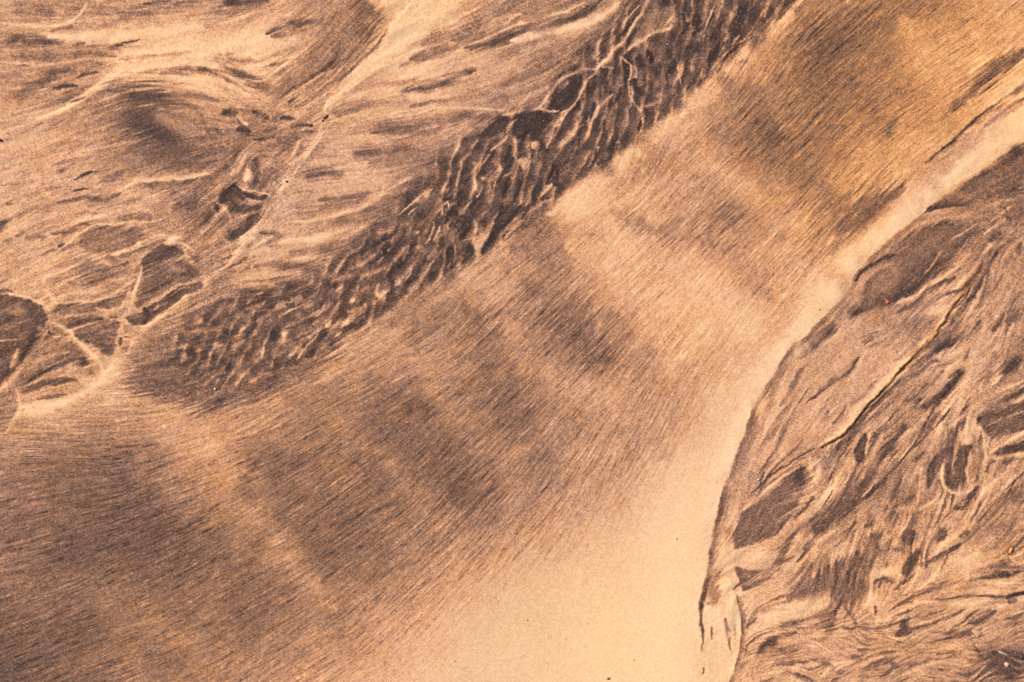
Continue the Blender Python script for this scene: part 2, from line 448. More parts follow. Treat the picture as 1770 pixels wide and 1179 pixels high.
    # ---- streaked slope between crest and dark band
    for pts,v,w in (
        ([(640,150),(700,142),(760,140)],.38,5),([(575,200),(620,188),(680,172),(740,160)],.5,9),
        ([(690,160),(740,152),(790,135),(822,120)],.68,8),([(600,225),(660,218),(708,208)],.48,9),([(690,118),(740,100),(790,82)],.44,8),
        ([(580,170),(640,165),(700,165),(760,170)],.22,7),([(640,140),(700,120),(760,95),(800,88)],.26,6),
        ([(560,250),(640,235),(708,220),(780,200)],.26,4),([(640,232),(700,222),(780,206),(850,200)],.58,9),
        ([(610,270),(660,262),(720,255)],.62,9),([(530,305),(570,300),(596,300)],.60,9),([(640,285),(700,270),(740,262)],.50,7),
        ([(500,285),(560,280),(620,284)],.28,5),([(540,322),(620,320),(680,310)],.28,5),([(548,347),(600,342),(640,335)],.54,7),
        ([(505,360),(560,356),(620,348)],.48,5),([(500,386),(560,378),(620,362),(665,335),(720,300)],.14,4),([(540,372),(600,364)],.4,2),
        ([(575,392),(630,370),(690,338),(740,310)],.56,9),([(450,402),(470,406),(492,410)],.54,4),([(480,422),(530,412),(590,402),(640,392)],.15,7),
        ([(440,462),(480,460),(530,460)],.6,6),([(500,438),(560,430),(610,415)],.52,7),([(430,445),(470,432)],.24,8),
        ([(708,182),(760,176),(850,166),(880,170)],.52,6),([(708,172),(750,172),(800,165)],.26,5),([(720,200),(740,193),(840,188),(890,193),(930,187)],.20,2.5),
        ([(800,230),(840,214),(880,200)],.24,4),([(760,240),(800,225),(850,213)],.3,5),
        ([(708,105),(755,92),(795,82)],.52,8),([(780,70),(840,48),(900,20),(930,0)],.52,22),([(730,80),(760,62),(800,56)],.46,10),
        ([(860,60),(915,38),(975,20),(1010,2)],.16,3),([(840,82),(880,64),(915,52)],.2,3),([(840,40),(870,35),(900,28)],.3,4),
        ([(800,85),(860,71),(925,52),(985,34),(1030,8),(1050,-10)],.74,7.5),
        ([(1075,5),(1040,28),(985,48),(930,60),(880,74)],.13,8),([(900,90),(960,70),(1040,45)],.3,6),
        ([(870,150),(930,112),(990,86),(1062,55)],.52,11),([(920,95),(980,75),(1030,60)],.42,4),([(850,130),(900,105)],.3,10),([(800,110),(860,105)],.28,10),
        ([(900,165),(950,140),(1000,110)],.5,8),([(880,178),(940,150),(960,135)],.35,4)):
        S(pts,v,w)
    # ---- dark band
    P([(1112,-20),(1085,8),(1052,55),(1005,85),(972,122),(950,150),(930,186),(885,192),(845,215),(800,232),(768,255),(735,290),(700,330),(650,385),
       (600,432),(560,470),(600,560),(640,555),(700,520),(760,490),(830,445),(920,382),(965,342),(1040,290),(1095,250),(1130,212),(1180,188),
       (1235,148),(1275,112),(1310,85),(1345,35),(1385,-20)],.72,12,.96)
    P([(1010,60),(1062,30),(1100,0),(1120,0),(1060,80),(990,130),(950,130)],.62,12,.4)
    P([(600,425),(540,465),(470,488),(400,500),(330,535),(300,580),(240,620),(225,660),(260,692),(320,700),(360,715),(430,698),(500,668),(545,640),(590,590),(660,550),(700,500)],.60,22,.85)
    S([(230,640),(300,630),(360,622)],.66,7); S([(240,660),(300,655),(350,645),(400,620)],.66,8); S([(320,600),(360,590),(420,580)],.6,7)
    S([(950,165),(915,205),(850,222),(780,255),(730,300),(690,350),(640,405),(590,440),(520,480)],.50,24,15,o=.62,taper=.1)
    rib_bed()
    G(290,672,50,8,5,.68); G(300,605,40,6,8,.55)
    for x,y,rx,ry,a,v in ((430,505,20,7,0,.66),(530,500,18,9,0,.7),(425,532,17,6,0,.72),(455,518,14,5,-10,.7),(500,525,16,6,-10,.74),(470,560,24,8,15,.62),
        (420,590,26,8,8,.66),(510,560,22,7,30,.7),(580,545,14,8,50,.74),(560,510,18,9,40,.68),(500,625,18,7,20,.76),(470,640,22,6,-5,.74),(455,625,12,5,0,.72),
        (395,612,14,5,0,.6),(470,655,26,8,40,.74),(440,680,26,9,35,.66),(370,650,14,9,40,.64),(380,690,26,9,30,.66),(350,565,22,6,0,.6),(395,530,12,10,0,.55),
        (600,480,18,12,60,.76),(535,470,16,8,30,.66),(560,480,10,5,20,.5)):
        G(x,y,rx,ry,a,v)
    for x,y,rx,ry,a,v in ((480,512,8,5,10,.3),(418,547,12,5,0,.32),(440,538,10,4,0,.34),(400,560,16,6,10,.36),(452,555,12,5,15,.38),(380,545,10,4,0,.35),
        (490,600,15,14,20,.30),(448,616,13,13,30,.24),(412,630,14,14,30,.26),(385,668,10,14,60,.28),(360,640,12,7,20,.34),(530,572,17,14,40,.36),
        (625,528,15,13,50,.46),(585,498,9,8,30,.34),(575,478,9,6,30,.36),(650,500,8,9,60,.36),(572,545,13,11,50,.42),(430,655,10,8,60,.35),(470,600,8,8,0,.34),
        (345,600,14,6,5,.35),(330,560,12,5,5,.36),(512,482,8,5,10,.36)):
        G(x,y,rx,ry,a,v + (.2 if x < 520 else .05),.55,2.2)
    for pts,v,w in (([(588,484),(592,496),(584,504)],.26,2),([(626,478),(618,496),(608,512)],.24,3),([(592,548),(572,572),(556,598),(544,622)],.26,3),
        ([(548,560),(548,578),(532,594),(520,612),(514,622)],.24,2.4),([(645,516),(646,532),(638,552)],.26,2.8),([(655,490),(648,504),(652,512)],.3,2.4),
        ([(665,505),(660,525),(650,545)],.34,2.2),([(565,505),(560,530),(545,548)],.4,2.2),([(622,516),(632,528),(626,544)],.34,2)):
        S(pts,v,w)
    for pts,v,w in (([(642,526),(630,546),(612,556)],.84,5.5),([(556,598),(540,612),(528,618)],.84,5),([(578,578),(568,596)],.8,5),([(596,510),(588,524)],.7,5),
        ([(560,560),(552,588),(540,606)],.8,4),([(615,560),(590,575)],.76,4),([(672,478),(680,500),(668,520)],.86,6),([(580,598),(570,604)],.7,3)):
        S(pts,v,w)
    # fringe of the band towards the smooth slope
    S([(1385,-10),(1345,38),(1312,88)],.34,1,14); S([(1300,100),(1240,152),(1180,192),(1110,240),(1040,292),(965,346)],.28,7,18,o=.6)
    S([(900,395),(832,448),(760,492),(700,522),(640,560),(590,600)],.34,7,16,o=.5)
    # veins and plates in the band
    S([(1128,-10),(1112,22),(1095,46),(1075,71),(1060,88)],.13,2.4,3.0,taper=.1); S([(1070,75),(1048,102),(1030,120)],.12,4.6)
    S([(1031,119),(1018,136),(1008,152),(996,176),(972,203),(956,235),(944,258)],.26,1.8,taper=.1); S([(996,178),(978,190),(965,196)],.3,1.3)
    S([(1108,22),(1086,48),(1060,72),(1030,100)],.88,3); S([(1116,4),(1092,26),(1076,46)],.34,1.5); S([(1062,60),(1055,78),(1048,88)],.4,4)
    P([(1128,22),(1165,4),(1172,30),(1160,45),(1125,62),(1092,82),(1085,88),(1100,60)],.46,7,.8)
    S([(1162,44),(1140,50),(1125,58)],.28,3); S([(1125,58),(1108,70),(1090,80),(1078,92)],.3,3); S([(1190,-5),(1186,14),(1188,34),(1196,48)],.36,1.6)
    S([(1168,16),(1160,30),(1150,40)],.3,1.8); S([(1238,2),(1224,30),(1217,50),(1213,74)],.36,1.7); S([(1196,48),(1192,60),(1185,72)],.5,2)
    S([(1332,-5),(1320,20),(1308,45),(1288,68),(1260,88),(1238,108),(1214,136)],.38,1.8,taper=.1); S([(1300,60),(1290,80),(1270,100),(1255,125)],.46,2.6)
    S([(1245,48),(1255,52),(1258,62),(1250,72)],.44,3.2); S([(1280,60),(1262,76)],.4,1.8); S([(1262,20),(1255,35),(1245,48)],.55,1.8)
    S([(1340,20),(1325,40),(1305,62),(1290,85)],.5,3.5); S([(1280,75),(1262,90),(1245,110)],.9,3)
    S([(1070,96),(1078,104),(1090,110),(1092,122),(1088,145),(1087,165),(1098,180),(1110,200),(1113,216)],.36,1.7,taper=.1); S([(1104,186),(1110,200),(1113,214)],.26,3.6)
    S([(1113,216),(1104,235),(1090,250)],.42,1.3); S([(1146,172),(1130,180),(1112,186)],.36,4); S([(1170,100),(1173,128),(1175,146)],.34,1.3); S([(1150,158),(1145,170)],.4,4)
    for pts,v,w in (([(1138,76),(1146,108),(1148,150)],.62,4.5),([(1106,76),(1118,100),(1124,132)],.62,4.5),([(1165,140),(1164,165),(1160,178)],.58,6),
        ([(1190,40),(1180,80),(1170,100)],.6,3.5),([(1215,75),(1214,95),(1205,120)],.64,6),([(1240,60),(1238,85),(1225,110)],.92,7),([(1120,85),(1130,110)],.93,5),
        ([(1155,85),(1160,110),(1152,140)],.93,6),([(1205,20),(1203,45),(1196,62)],.94,5),([(1290,10),(1280,40),(1268,60)],.93,7),([(1095,135),(1105,160),(1120,165)],.92,8),
        ([(1200,120),(1195,150)],.74,14),([(1300,92),(1270,110),(1240,128)],.86,6),([(1220,150),(1205,165),(1192,175)],.62,6),([(1320,30),(1310,60)],.84,6)):
        S(pts,v,w)
    P([(985,140),(1000,128),(1006,132),(1002,150),(990,172),(965,195),(950,192),(955,168)],.86,4)
    P([(890,200),(925,192),(950,200),(945,215),(925,240),(900,240),(886,225)],.88,4)
    P([(832,226),(860,202),(880,200),(875,220),(850,235),(825,240)],.80,4)
    S([(1030,120),(1000,122),(975,130),(955,150),(935,180),(925,190),(900,196)],.2,2.6,taper=.15); S([(920,150),(910,170),(890,190)],.3,2)
    S([(930,188),(948,194),(965,192)],.25,2); S([(868,196),(885,196),(905,190)],.22,2); S([(895,205),(882,215),(878,232)],.26,2.6); S([(880,232),(868,245),(848,262)],.34,2.6)
    S([(1038,118),(1060,120)],.28,1.8); S([(1060,160),(1045,175),(1030,190),(1018,208),(1020,226)],.42,3.8); S([(1035,182),(1026,198)],.26,2.6)
    S([(1062,185),(1052,205),(1050,225)],.56,5); S([(1072,150),(1065,175)],.9,6); S([(1010,215),(990,228),(972,240)],.42,1.8)
    S([(1005,228),(1000,250),(996,268)],.93,1.8); S([(985,250),(980,270),(985,290)],.6,7); S([(1036,254),(1028,264),(1022,278)],.36,2.6); S([(1050,240),(1044,270),(1030,285)],.85,8)
    G(925,252,7.5,7.5,0,.22,1,6); S([(928,260),(929,272),(924,284)],.46,2); P([(893,277),(914,274),(910,288),(905,298),(900,290)],.36,2.4); S([(905,296),(905,304)],.45,1.3)
    S([(848,266),(832,283),(824,300),(818,312)],.34,2); G(838,308,4,6,90,.3); S([(839,316),(828,338),(808,358),(790,376),(782,390)],.34,2.2); S([(790,374),(780,386),(776,396)],.2,3.4)
    S([(890,298),(868,306),(858,318),(852,342)],.42,1.5); S([(852,342),(850,360)],.56,2); S([(763,374),(766,356),(774,350),(778,362),(768,374)],.3,1.7)
    S([(800,320),(790,330),(786,342)],.46,2.4); S([(750,384),(748,398),(742,412),(736,424)],.4,2.6); S([(792,312),(815,300)],.5,3); S([(815,284),(822,282)],.36,2.4)
    S([(690,372),(720,345),(750,326)],.26,2.2); S([(705,372),(732,350)],.34,1.8); S([(715,405),(725,402)],.3,3)
    S([(955,318),(942,328),(934,342)],.3,3); S([(913,324),(914,345),(908,358)],.4,2.6); P([(815,412),(842,404),(838,420),(826,444),(820,430)],.34,4,.9); S([(796,417),(816,412)],.36,1.4)
    S([(788,418),(790,440),(786,458)],.42,2.2); S([(782,456),(776,466),(780,472)],.42,2); S([(850,400),(880,392),(905,372),(945,346)],.48,3.2); S([(960,340),(935,356),(900,385),(870,412)],.36,3)
    S([(905,352),(876,382),(850,408),(832,440)],.90,5.5); S([(815,425),(800,455)],.90,7); S([(930,305),(928,322),(920,340)],.86,7); S([(925,365),(905,382)],.66,3)
    for i,(x,y) in enumerate([(745,440),(722,425),(700,440),(690,400),(675,425),(655,450),(640,430),(705,475),(730,465),(668,470),(640,470),(720,500),(690,500),(755,405)]):
        S([(x+6,y-14),(x+2,y),(x-6,y+12)],.34+.2*hh(i,7),2.2+1.6*hh(i,8))
    for i in range(120):
        u = hh(i, 9); q = hh(i, 10)
        x = 560 + 740 * u; yc = 545 - 1.28 * (x - 560) * .62 - 30
        yc = np.interp(x, [560,700,830,965,1095,1235,1310], [520,425,350,270,165,75,30])
        x2 = x + 26 * (q - .5); y2 = yc + np.interp(x,[560,800,1000,1300],[50,75,75,60]) * (hh(i, 11) - .5) * 1.7
        a = math.radians(np.interp(x,[560,850,1050,1300],[45,55,80,65])) + .5 * (hh(i, 12) - .5)
        l = 8 + 14 * hh(i, 13)
        v = .94 if hh(i, 14) < .5 else .6
        S([(x2 - l*math.cos(a), y2 + l*math.sin(a)),(x2+1.5,y2),(x2 + l*math.cos(a), y2 - l*math.sin(a))],v,2.0+2.6*hh(i,15),o=.75)
    for i in range(110):
        x = 300 + 330 * hh(i, 16); yc = np.interp(x, [300,420,520,640], [620,590,560,510]); h = np.interp(x, [300,420,640], [45,75,60])
        y = yc + h * (hh(i, 17) - .5) * 1.8; a = math.radians(np.interp(x,[300,640],[12,42])+np.interp(y,[500,680],[-12,14])); l = 7 + 10 * hh(i, 18)
        S([(x-l*math.cos(a),y+l*math.sin(a)),(x,y-1),(x+l*math.cos(a),y-l*math.sin(a))],.72 if hh(i,19)<.55 else .4,2+2.4*hh(i,20),o=.7)
    # ---- smooth slope: broad bars of lighter and darker sand
    S([(950,375),(1035,312),(1140,228),(1250,128),(1330,60),(1400,-20)],.22,13,24,o=.9); G(1000,355,46,30,40,.13,.9)
    S([(545,662),(640,600),(760,515),(880,430)],.30,8,14,o=.8)
    S([(60,800),(150,830),(230,900),(300,960),(330,1010)],.62,46,o=.7); G(110,860,90,40,15,.60,.6); G(250,920,80,50,-35,.68,.7)
    S([(262,700),(310,760),(380,800),(430,860),(500,960),(580,1050)],.30,30,36,o=.62); G(360,765,40,26,-40,.26,.6); G(290,715,26,14,-20,.22,.6)
    S([(430,760),(500,840),(575,915),(640,970)],.59,52,o=.6); G(592,885,85,52,-35,.62,.5)
    S([(490,650),(560,700),(643,777),(700,830),(745,880),(800,940)],.38,20,o=.5)
    S([(640,650),(700,730),(760,800),(820,865),(860,900)],.59,44,o=.7); G(790,845,50,30,-45,.66,.65); G(700,740,40,26,-50,.58,.5)
    S([(640,575),(700,610),(760,680),(820,740)],.36,14,o=.6)
    S([(800,520),(850,600),(880,680),(910,740)],.60,26,o=.65); G(890,710,50,40,40,.62,.7)
    S([(870,550),(915,615),(980,670),(1060,705),(1120,730)],.30,28,o=.6)
    S([(900,480),(960,540),(1020,600),(1070,640)],.58,32,40,o=.7); G(1000,575,60,30,-40,.66,.6); G(1040,622,20,12,40,.70,.7)
    S([(1040,700),(1100,740),(1150,790)],.40,26,o=.5); S([(990,520),(1060,560),(1130,620)],.5,20,o=.6)
    S([(980,420),(1070,460),(1150,530),(1230,590),(1270,640)],.22,32,o=.7)
    S([(1060,370),(1150,400),(1250,440),(1340,520)],.46,26,o=.7); G(1250,370,50,22,35,.52,.7)
    S([(1230,285),(1320,345),(1400,400),(1460,440)],.24,22,o=.7)
    S([(1280,190),(1330,235),(1400,310),(1480,390)],.56,28,32,o=.65); G(1325,215,40,44,75,.62,.65); G(1335,248,28,20,60,.66,.5)
    S([(1400,20),(1430,90),(1480,160),(1540,230)],.56,34,o=.65); G(1430,80,60,30,40,.66,.8); G(1410,130,50,40,30,.6,.6); G(1300,160,30,30,0,.56,.6)
    S([(1560,30),(1600,100),(1650,150),(1620,230),(1590,260)],.27,34,o=.8); G(1640,80,110,46,30,.30,.7); G(1595,262,60,22,30,.26,.8)
    G(60,1110,150,70,15,.66,.6); G(180,1040,90,26,10,.5,.5); G(280,1090,110,30,-30,.42,.6)
    G(430,1020,90,44,-30,.58,.4); G(720,950,80,34,45,.50,.5); G(1250,520,60,80,60,.18,.5); G(1180,580,60,60,0,.24,.4)
    G(1380,440,50,34,45,.36,.6); G(1480,372,80,28,45,.60,.8); G(1120,740,60,70,60,.36,.5)
    S([(1560,322),(1515,355),(1462,398)],.62,16,o=.8); S([(1770,85),(1712,130),(1640,190)],.62,13,o=.85); G(1520,120,40,50,0,.42,.4)
    S([(1640,210),(1560,250),(1480,260)],.30,16,o=.5)
    # ---- pale ridge and its foot
    S([(1850,170),(1770,212),(1700,256),(1640,302),(1590,346),(1540,392),(1490,432),(1450,482),(1400,545),(1340,622),(1290,705),(1250,800),(1225,900),(1205,1000),(1190,1100),(1180,1200)],.07,19,28,taper=0,p=2.0)
    P([(1060,1230),(1060,1120),(1120,950),(1200,800),(1255,720),(1262,820),(1242,890),(1222,1000),(1211,1060),(1210,1230)],.06,50,.25)
    S([(1850,95),(1770,150),(1722,182),(1690,208),(1650,240),(1622,262),(1596,286)],.60,2.5,5.5,taper=.25); S([(1700,196),(1680,212),(1652,238),(1628,258)],.68,2.2)
    S([(1740,190),(1700,220),(1655,265),(1600,322)],.34,4,13,o=.75); S([(1770,170),(1735,190),(1700,220)],.46,3.5,7); S([(1800,120),(1760,148),(1712,182)],.18,4,1)
    S([(1340,580),(1305,640),(1262,715)],.22,13,10,o=.55); S([(1285,640),(1262,690),(1240,750)],.24,12,o=.5); S([(1690,215),(1665,232)],.15,3)
    S(EDGE,.43,2.4,16,taper=.04); S(EDGE[9:22],.47,2.4,26,taper=.3,o=.5)
    S([(1262,820),(1250,852),(1240,900),(1229,960),(1219,1005),(1213,1035)],.60,2.6,7,taper=.5,o=.75); S([(1335,655),(1320,680),(1300,720),(1285,765),(1262,820)],.52,1.5,6,o=.6)
    S([(1222,1000),(1216,1030),(1212,1060),(1216,1095),(1216,1130)],.62,1.4,3)
    # ---- right of the ridge
    P([(1800,235),(1745,262),(1692,298),(1655,328),(1690,338),(1740,330),(1800,300)],.62,7); G(1757,264,16,14,0,.74); G(1752,328,16,8,10,.80); G(1700,330,50,14,15,.58,.8); G(1762,350,20,30,80,.6,.6)
    S([(1600,369),(1640,358),(1680,349)],.74,11,1.6); S([(1590,380),(1650,378),(1700,374)],.46,6); S([(1586,392),(1640,378),(1700,362)],.36,4)
    P([(1585,398),(1640,386),(1690,388),(1700,400),(1660,440),(1620,478),(1580,508),(1530,524),(1490,520),(1500,480),(1545,430)],.60,9)
    G(1600,470,44,14,42,.74); S([(1592,398),(1620,393),(1650,390)],.66,4)
    S([(1690,386),(1655,412),(1625,442),(1598,474),(1580,494)],.24,1.5); S([(1688,400),(1668,420),(1640,450)],.68,4)
    S([(1478,486),(1500,462),(1530,446),(1553,440)],.74,3); S([(1480,500),(1510,470),(1545,455)],.36,4); S([(1545,440),(1570,425)],.5,3)
    P([(1520,470),(1550,452),(1560,470),(1540,500),(1500,515)],.48,10,.7)
    S([(1380,622),(1416,590),(1448,560),(1488,537),(1530,524),(1572,500),(1600,474)],.78,12,6,taper=.3)
    G(1470,620,50,34,35,.34,.7); G(1540,570,40,18,45,.4,.6)
    S([(1548,524),(1575,514),(1602,492),(1642,474),(1680,440)],.22,3.4); S([(1562,537),(1585,515),(1610,494),(1650,478)],.68,1.4,8); S([(1590,540),(1620,512),(1660,500)],.64,4,5)
    S([(1576,535),(1560,550),(1530,590),(1500,620)],.28,1.5); S([(1650,492),(1630,505),(1600,528)],.34,1.2)
    G(1585,560,38,18,20,.54,.85); G(1600,592,42,18,40,.56,.8); G(1618,536,20,9,20,.22); S([(1550,540),(1580,525),(1600,510)],.6,3); S([(1490,590),(1510,580)],.5,5)
    S([(1500,600),(1480,640),(1440,680),(1400,720)],.26,5,o=.8); S([(1485,618),(1470,640),(1448,658),(1425,672),(1395,695)],.66,5,3); S([(1395,695),(1370,720),(1350,745)],.44,6)
    S([(1560,600),(1520,650),(1480,700),(1450,740)],.3,8,o=.6); S([(1520,650),(1490,680),(1470,700)],.46,4); S([(1430,640),(1410,660)],.32,5); S([(1475,600),(1440,640)],.3,6)
    S([(1430,700),(1400,735),(1370,770)],.5,2.5); S([(1425,710),(1390,740),(1350,780),(1325,815)],.34,4); S([(1355,745),(1335,785),(1320,810)],.54,4.5); S([(1450,650),(1430,662)],.56,3)
    S([(1310,720),(1292,770),(1275,820)],.46,7); S([(1345,660),(1325,720),(1300,790)],.38,6)
    # scarp: sunlit lip painted pale, its shaded side painted as a dark line
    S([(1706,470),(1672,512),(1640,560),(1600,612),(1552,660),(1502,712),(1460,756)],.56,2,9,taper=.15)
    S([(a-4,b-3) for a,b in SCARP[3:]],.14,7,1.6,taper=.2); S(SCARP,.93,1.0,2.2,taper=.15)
    S([(1560,652),(1528,682),(1498,714),(1474,742)],.76,2); S([(1553,668),(1520,702),(1490,730)],.3,1.4); S([(1622,560),(1610,580),(1596,598),(1580,616)],.18,1.2,3)
    S([(1726,436),(1706,466),(1688,498),(1670,520)],.80,4.5); G(1714,430,10,8,30,.74); S([(1700,455),(1680,480),(1658,500)],.68,4); S([(1692,470),(1668,500),(1650,515)],.34,1.3)
    S([(1740,470),(1728,485),(1716,500)],.66,1.8)
    S([(1405,777),(1372,796),(1332,820),(1302,848),(1290,862)],.74,1.6,2); S([(1396,786),(1350,820),(1320,842)],.56,2.4); S([(1400,782),(1372,800),(1340,825)],.22,1.2)
    S([(1400,790),(1402,815),(1412,830),(1420,800)],.22,5); S([(1425,790),(1432,800),(1440,780),(1470,750)],.62,3); S([(1445,780),(1462,765),(1480,740)],.66,2.2); S([(1436,795),(1428,812)],.5,6)
    # field right of the scarp
    for pts,v,w in (([(1612,610),(1630,597),(1650,588),(1668,570)],.72,6.5),([(1606,624),(1624,624)],.62,3),([(1664,638),(1646,664),(1626,686),(1602,700),(1578,702)],.76,8.5),
        ([(1576,696),(1590,688)],.7,4),([(1676,600),(1664,630)],.62,2.2),([(1642,560),(1650,552)],.7,1.8),([(1640,545),(1650,520)],.5,2.4),([(1600,640),(1620,632),(1650,628)],.46,2.4),
        ([(1705,556),(1688,600),(1674,645),(1658,700),(1640,730)],.24,4.5),([(1690,650),(1692,690)],.56,2.2),([(1745,500),(1728,535),(1712,570),(1690,610)],.28,4),
        ([(1770,590),(1752,618),(1734,646)],.76,12),([(1775,520),(1755,540),(1738,575)],.6,6),([(1736,545),(1752,518),(1768,500)],.62,4.5),([(1735,540),(1722,560),(1714,572)],.68,8),
        ([(1722,608),(1716,625)],.6,9),([(1760,470),(1740,520)],.4,4),([(1752,560),(1735,590),(1718,610)],.28,3),([(1712,640),(1700,670)],.5,6),
        ([(1700,440),(1740,400),(1770,380)],.32,6),([(1716,350),(1735,385)],.36,4),([(1738,360),(1742,380)],.68,3),([(1760,345),(1768,380)],.64,6),([(1725,370),(1745,420)],.5,8),([(1730,400),(1712,418)],.66,7),
        ([(1755,440),(1740,460)],.5,5),([(1765,415),(1760,440)],.62,5),([(1775,655),(1742,670),(1702,690),(1655,728),(1620,750)],.2,3.8),([(1775,672),(1745,690),(1705,704)],.66,7),([(1730,665),(1700,680)],.5,3),
        ([(1592,655),(1570,690)],.46,3),([(1640,600),(1610,640),(1580,680)],.42,3),([(1630,640),(1600,668)],.5,3),([(1560,700),(1530,720)],.5,2.4),([(1548,690),(1520,712),(1505,722)],.54,2),
        ([(1614,706),(1596,738),(1580,764),(1558,796)],.74,1.8),([(1642,706),(1618,738),(1592,760),(1570,782)],.68,1.8),([(1625,712),(1604,745),(1588,758)],.56,6),([(1632,690),(1615,712)],.28,3),
        ([(1575,708),(1600,700)],.78,4),([(1545,720),(1538,728)],.7,2.4),([(1530,725),(1510,740)],.4,3)):
        S(pts,v,w)
    G(1735,480,30,40,60,.38,.5); G(1680,740,30,10,40,.22,.7)
    # lower right field
    P([(1488,752),(1497,744),(1500,758),(1496,780),(1488,798),(1480,800),(1476,788),(1480,768)],.74,2.4); S([(1480,798),(1478,806)],.6,1.6); S([(1517,745),(1508,766),(1502,770)],.66,4); S([(1506,742),(1498,770),(1496,790)],.24,2)
    S([(1566,730),(1548,765),(1515,806),(1482,848),(1452,882),(1424,902),(1404,925)],.72,15,9); S([(1530,745),(1510,780),(1480,820)],.24,5); S([(1470,790),(1450,830),(1420,870)],.3,5)
    S([(1550,800),(1514,836),(1484,868)],.26,2.8); S([(1563,790),(1535,822),(1500,858),(1488,866)],.76,4.2)
    S([(1440,830),(1430,850),(1400,880)],.22,3)
    P([(1640,748),(1655,746),(1648,790),(1652,842),(1640,842),(1632,820),(1632,780)],.70,5,.85); P([(1664,772),(1680,768),(1672,810),(1660,842),(1650,842),(1650,800)],.72,5,.85)
    S([(1660,752),(1652,782),(1648,808)],.34,1.6); S([(1655,790),(1646,812)],.3,1.6); G(1673,762,8,7,0,.24,.95,4); S([(1650,740),(1640,760)],.5,3); S([(1690,768),(1692,800),(1680,828)],.5,7)
    S([(1636,744),(1628,775),(1628,810),(1632,842),(1652,853),(1678,846),(1697,822),(1703,780),(1698,745),(1690,730)],.18,2.6,taper=.1); S([(1680,776),(1674,815)],.24,1.4)
    P([(1632,772),(1636,780),(1625,810),(1615,830),(1604,846),(1600,820),(1606,800)],.64,3); S([(1634,758),(1620,785),(1608,805)],.7,1.5); S([(1625,830),(1616,848),(1608,866)],.54,5); S([(1592,808),(1588,840),(1584,875)],.18,2.6)
    S([(1560,825),(1552,845),(1542,868)],.66,4.5); G(1572,864,12,7,25,.66); S([(1580,790),(1570,830),(1562,860)],.46,5); S([(1595,780),(1580,800)],.62,2.6); S([(1540,815),(1525,850)],.54,4)
    S([(1530,884),(1560,878),(1590,880),(1614,868),(1630,850)],.15,2.6); S([(1624,868),(1628,850),(1626,830)],.64,1.4)
    P([(1718,784),(1736,771),(1775,764),(1775,776),(1745,780),(1725,788)],.68,2.6); S([(1710,782),(1738,764),(1775,742)],.2,2.6); S([(1700,800),(1706,790),(1720,790),(1770,782)],.24,2.2)
    P([(1690,732),(1698,716),(1730,704),(1775,700),(1775,735),(1742,750),(1716,762),(1705,745)],.66,4); S([(1705,740),(1740,722),(1770,712)],.44,2.4); S([(1690,728),(1697,722)],.84,5)
    S([(1704,818),(1708,802),(1722,794)],.74,3); S([(1730,800),(1760,792)],.58,4); S([(1745,812),(1700,850),(1670,900)],.22,3)
    P([(1648,880),(1662,862),(1688,842),(1682,858),(1664,878)],.68,2.6); G(1660,868,6,4,40,.34); S([(1684,860),(1664,890),(1650,900)],.5,3)
    G(1755,855,24,14,30,.66,.8); G(1735,910,36,34,40,.52,.75); S([(1770,815),(1720,870),(1690,905)],.7,1.3); S([(1760,818),(1722,858)],.24,2.5); G(1680,975,46,26,30,.2,.8); S([(1720,940),(1700,955)],.4,9)
    P([(1620,910),(1636,916),(1644,912),(1632,928),(1618,938),(1622,924)],.64,3); S([(1660,925),(1676,915)],.6,4); G(1600,915,26,24,40,.34,.6)
    S([(1748,968),(1732,976),(1714,984)],.66,6,5); S([(1745,962),(1728,975)],.68,4)
    for i,(x,y,a,l,v,w) in enumerate(((1510,892,50,14,.6,4),(1528,888,65,18,.64,4),(1505,905,30,12,.7,3),(1545,905,65,22,.62,3.4),(1520,925,55,16,.56,3),(1560,925,75,18,.62,4),(1574,928,70,16,.7,6),(1535,945,70,18,.6,4),
        (1500,940,75,20,.6,3),(1475,905,65,14,.6,2.4),(1470,930,70,16,.56,3),(1452,935,45,14,.5,3),(1590,945,60,14,.46,4),(1545,880,60,12,.7,4),(1515,905,60,20,.25,1.4),(1490,915,65,22,.28,1.4),(1535,925,65,20,.22,1.6),(1565,905,60,24,.2,2),(1486,945,80,16,.3,1.4))):
        c, s_ = math.cos(math.radians(a)) * l, math.sin(math.radians(a)) * l
        S([(x-c,y+s_),(x+1,y),(x+c,y-s_)],v,w)
    P([(1376,806),(1396,812),(1392,840),(1374,880),(1352,915),(1322,935),(1278,948),(1270,935),(1274,905),(1284,885),(1312,868),(1346,838)],.60,4,.95,(1340,880,1400,912))
    G(1380,824,14,17,60,.76,.9); G(1280,925,12,20,70,.66,.7); S([(1385,806),(1350,826),(1312,856),(1284,884)],.16,2.6,3,taper=.15); S([(1392,815),(1404,830)],.5,6)
    for i in range(9):
        x = 1376 + i * 3.6; y = 892 - i * 4.2
        S([(x,y+4),(x+2,y-3)],.74,2.0)
    S([(1372,908),(1398,882),(1440,845),(1450,830)],.16,3.4); S([(1380,925),(1410,890),(1442,846)],.68,1.5); S([(1366,923),(1388,910),(1418,886)],.80,3); S([(1395,910),(1440,860)],.5,2)
    S([(1388,922),(1428,902),(1462,874),(1492,860)],.72,8.5); G(1460,880,26,12,40,.7,.7); S([(1425,925),(1460,905),(1480,897)],.3,3); S([(1480,897),(1466,920),(1458,935)],.66,2)
    P([(1273,984),(1300,986),(1325,984),(1340,972),(1350,952),(1376,930),(1360,955),(1346,985),(1318,1008),(1288,1022),(1280,1005)],.58,3)
    for k in range(4):
        S([(1286+k*5,1016+k*2-6),(1315+k*4,998+k*2-6),(1340+k*3,980+k-4)],.34,1.0)
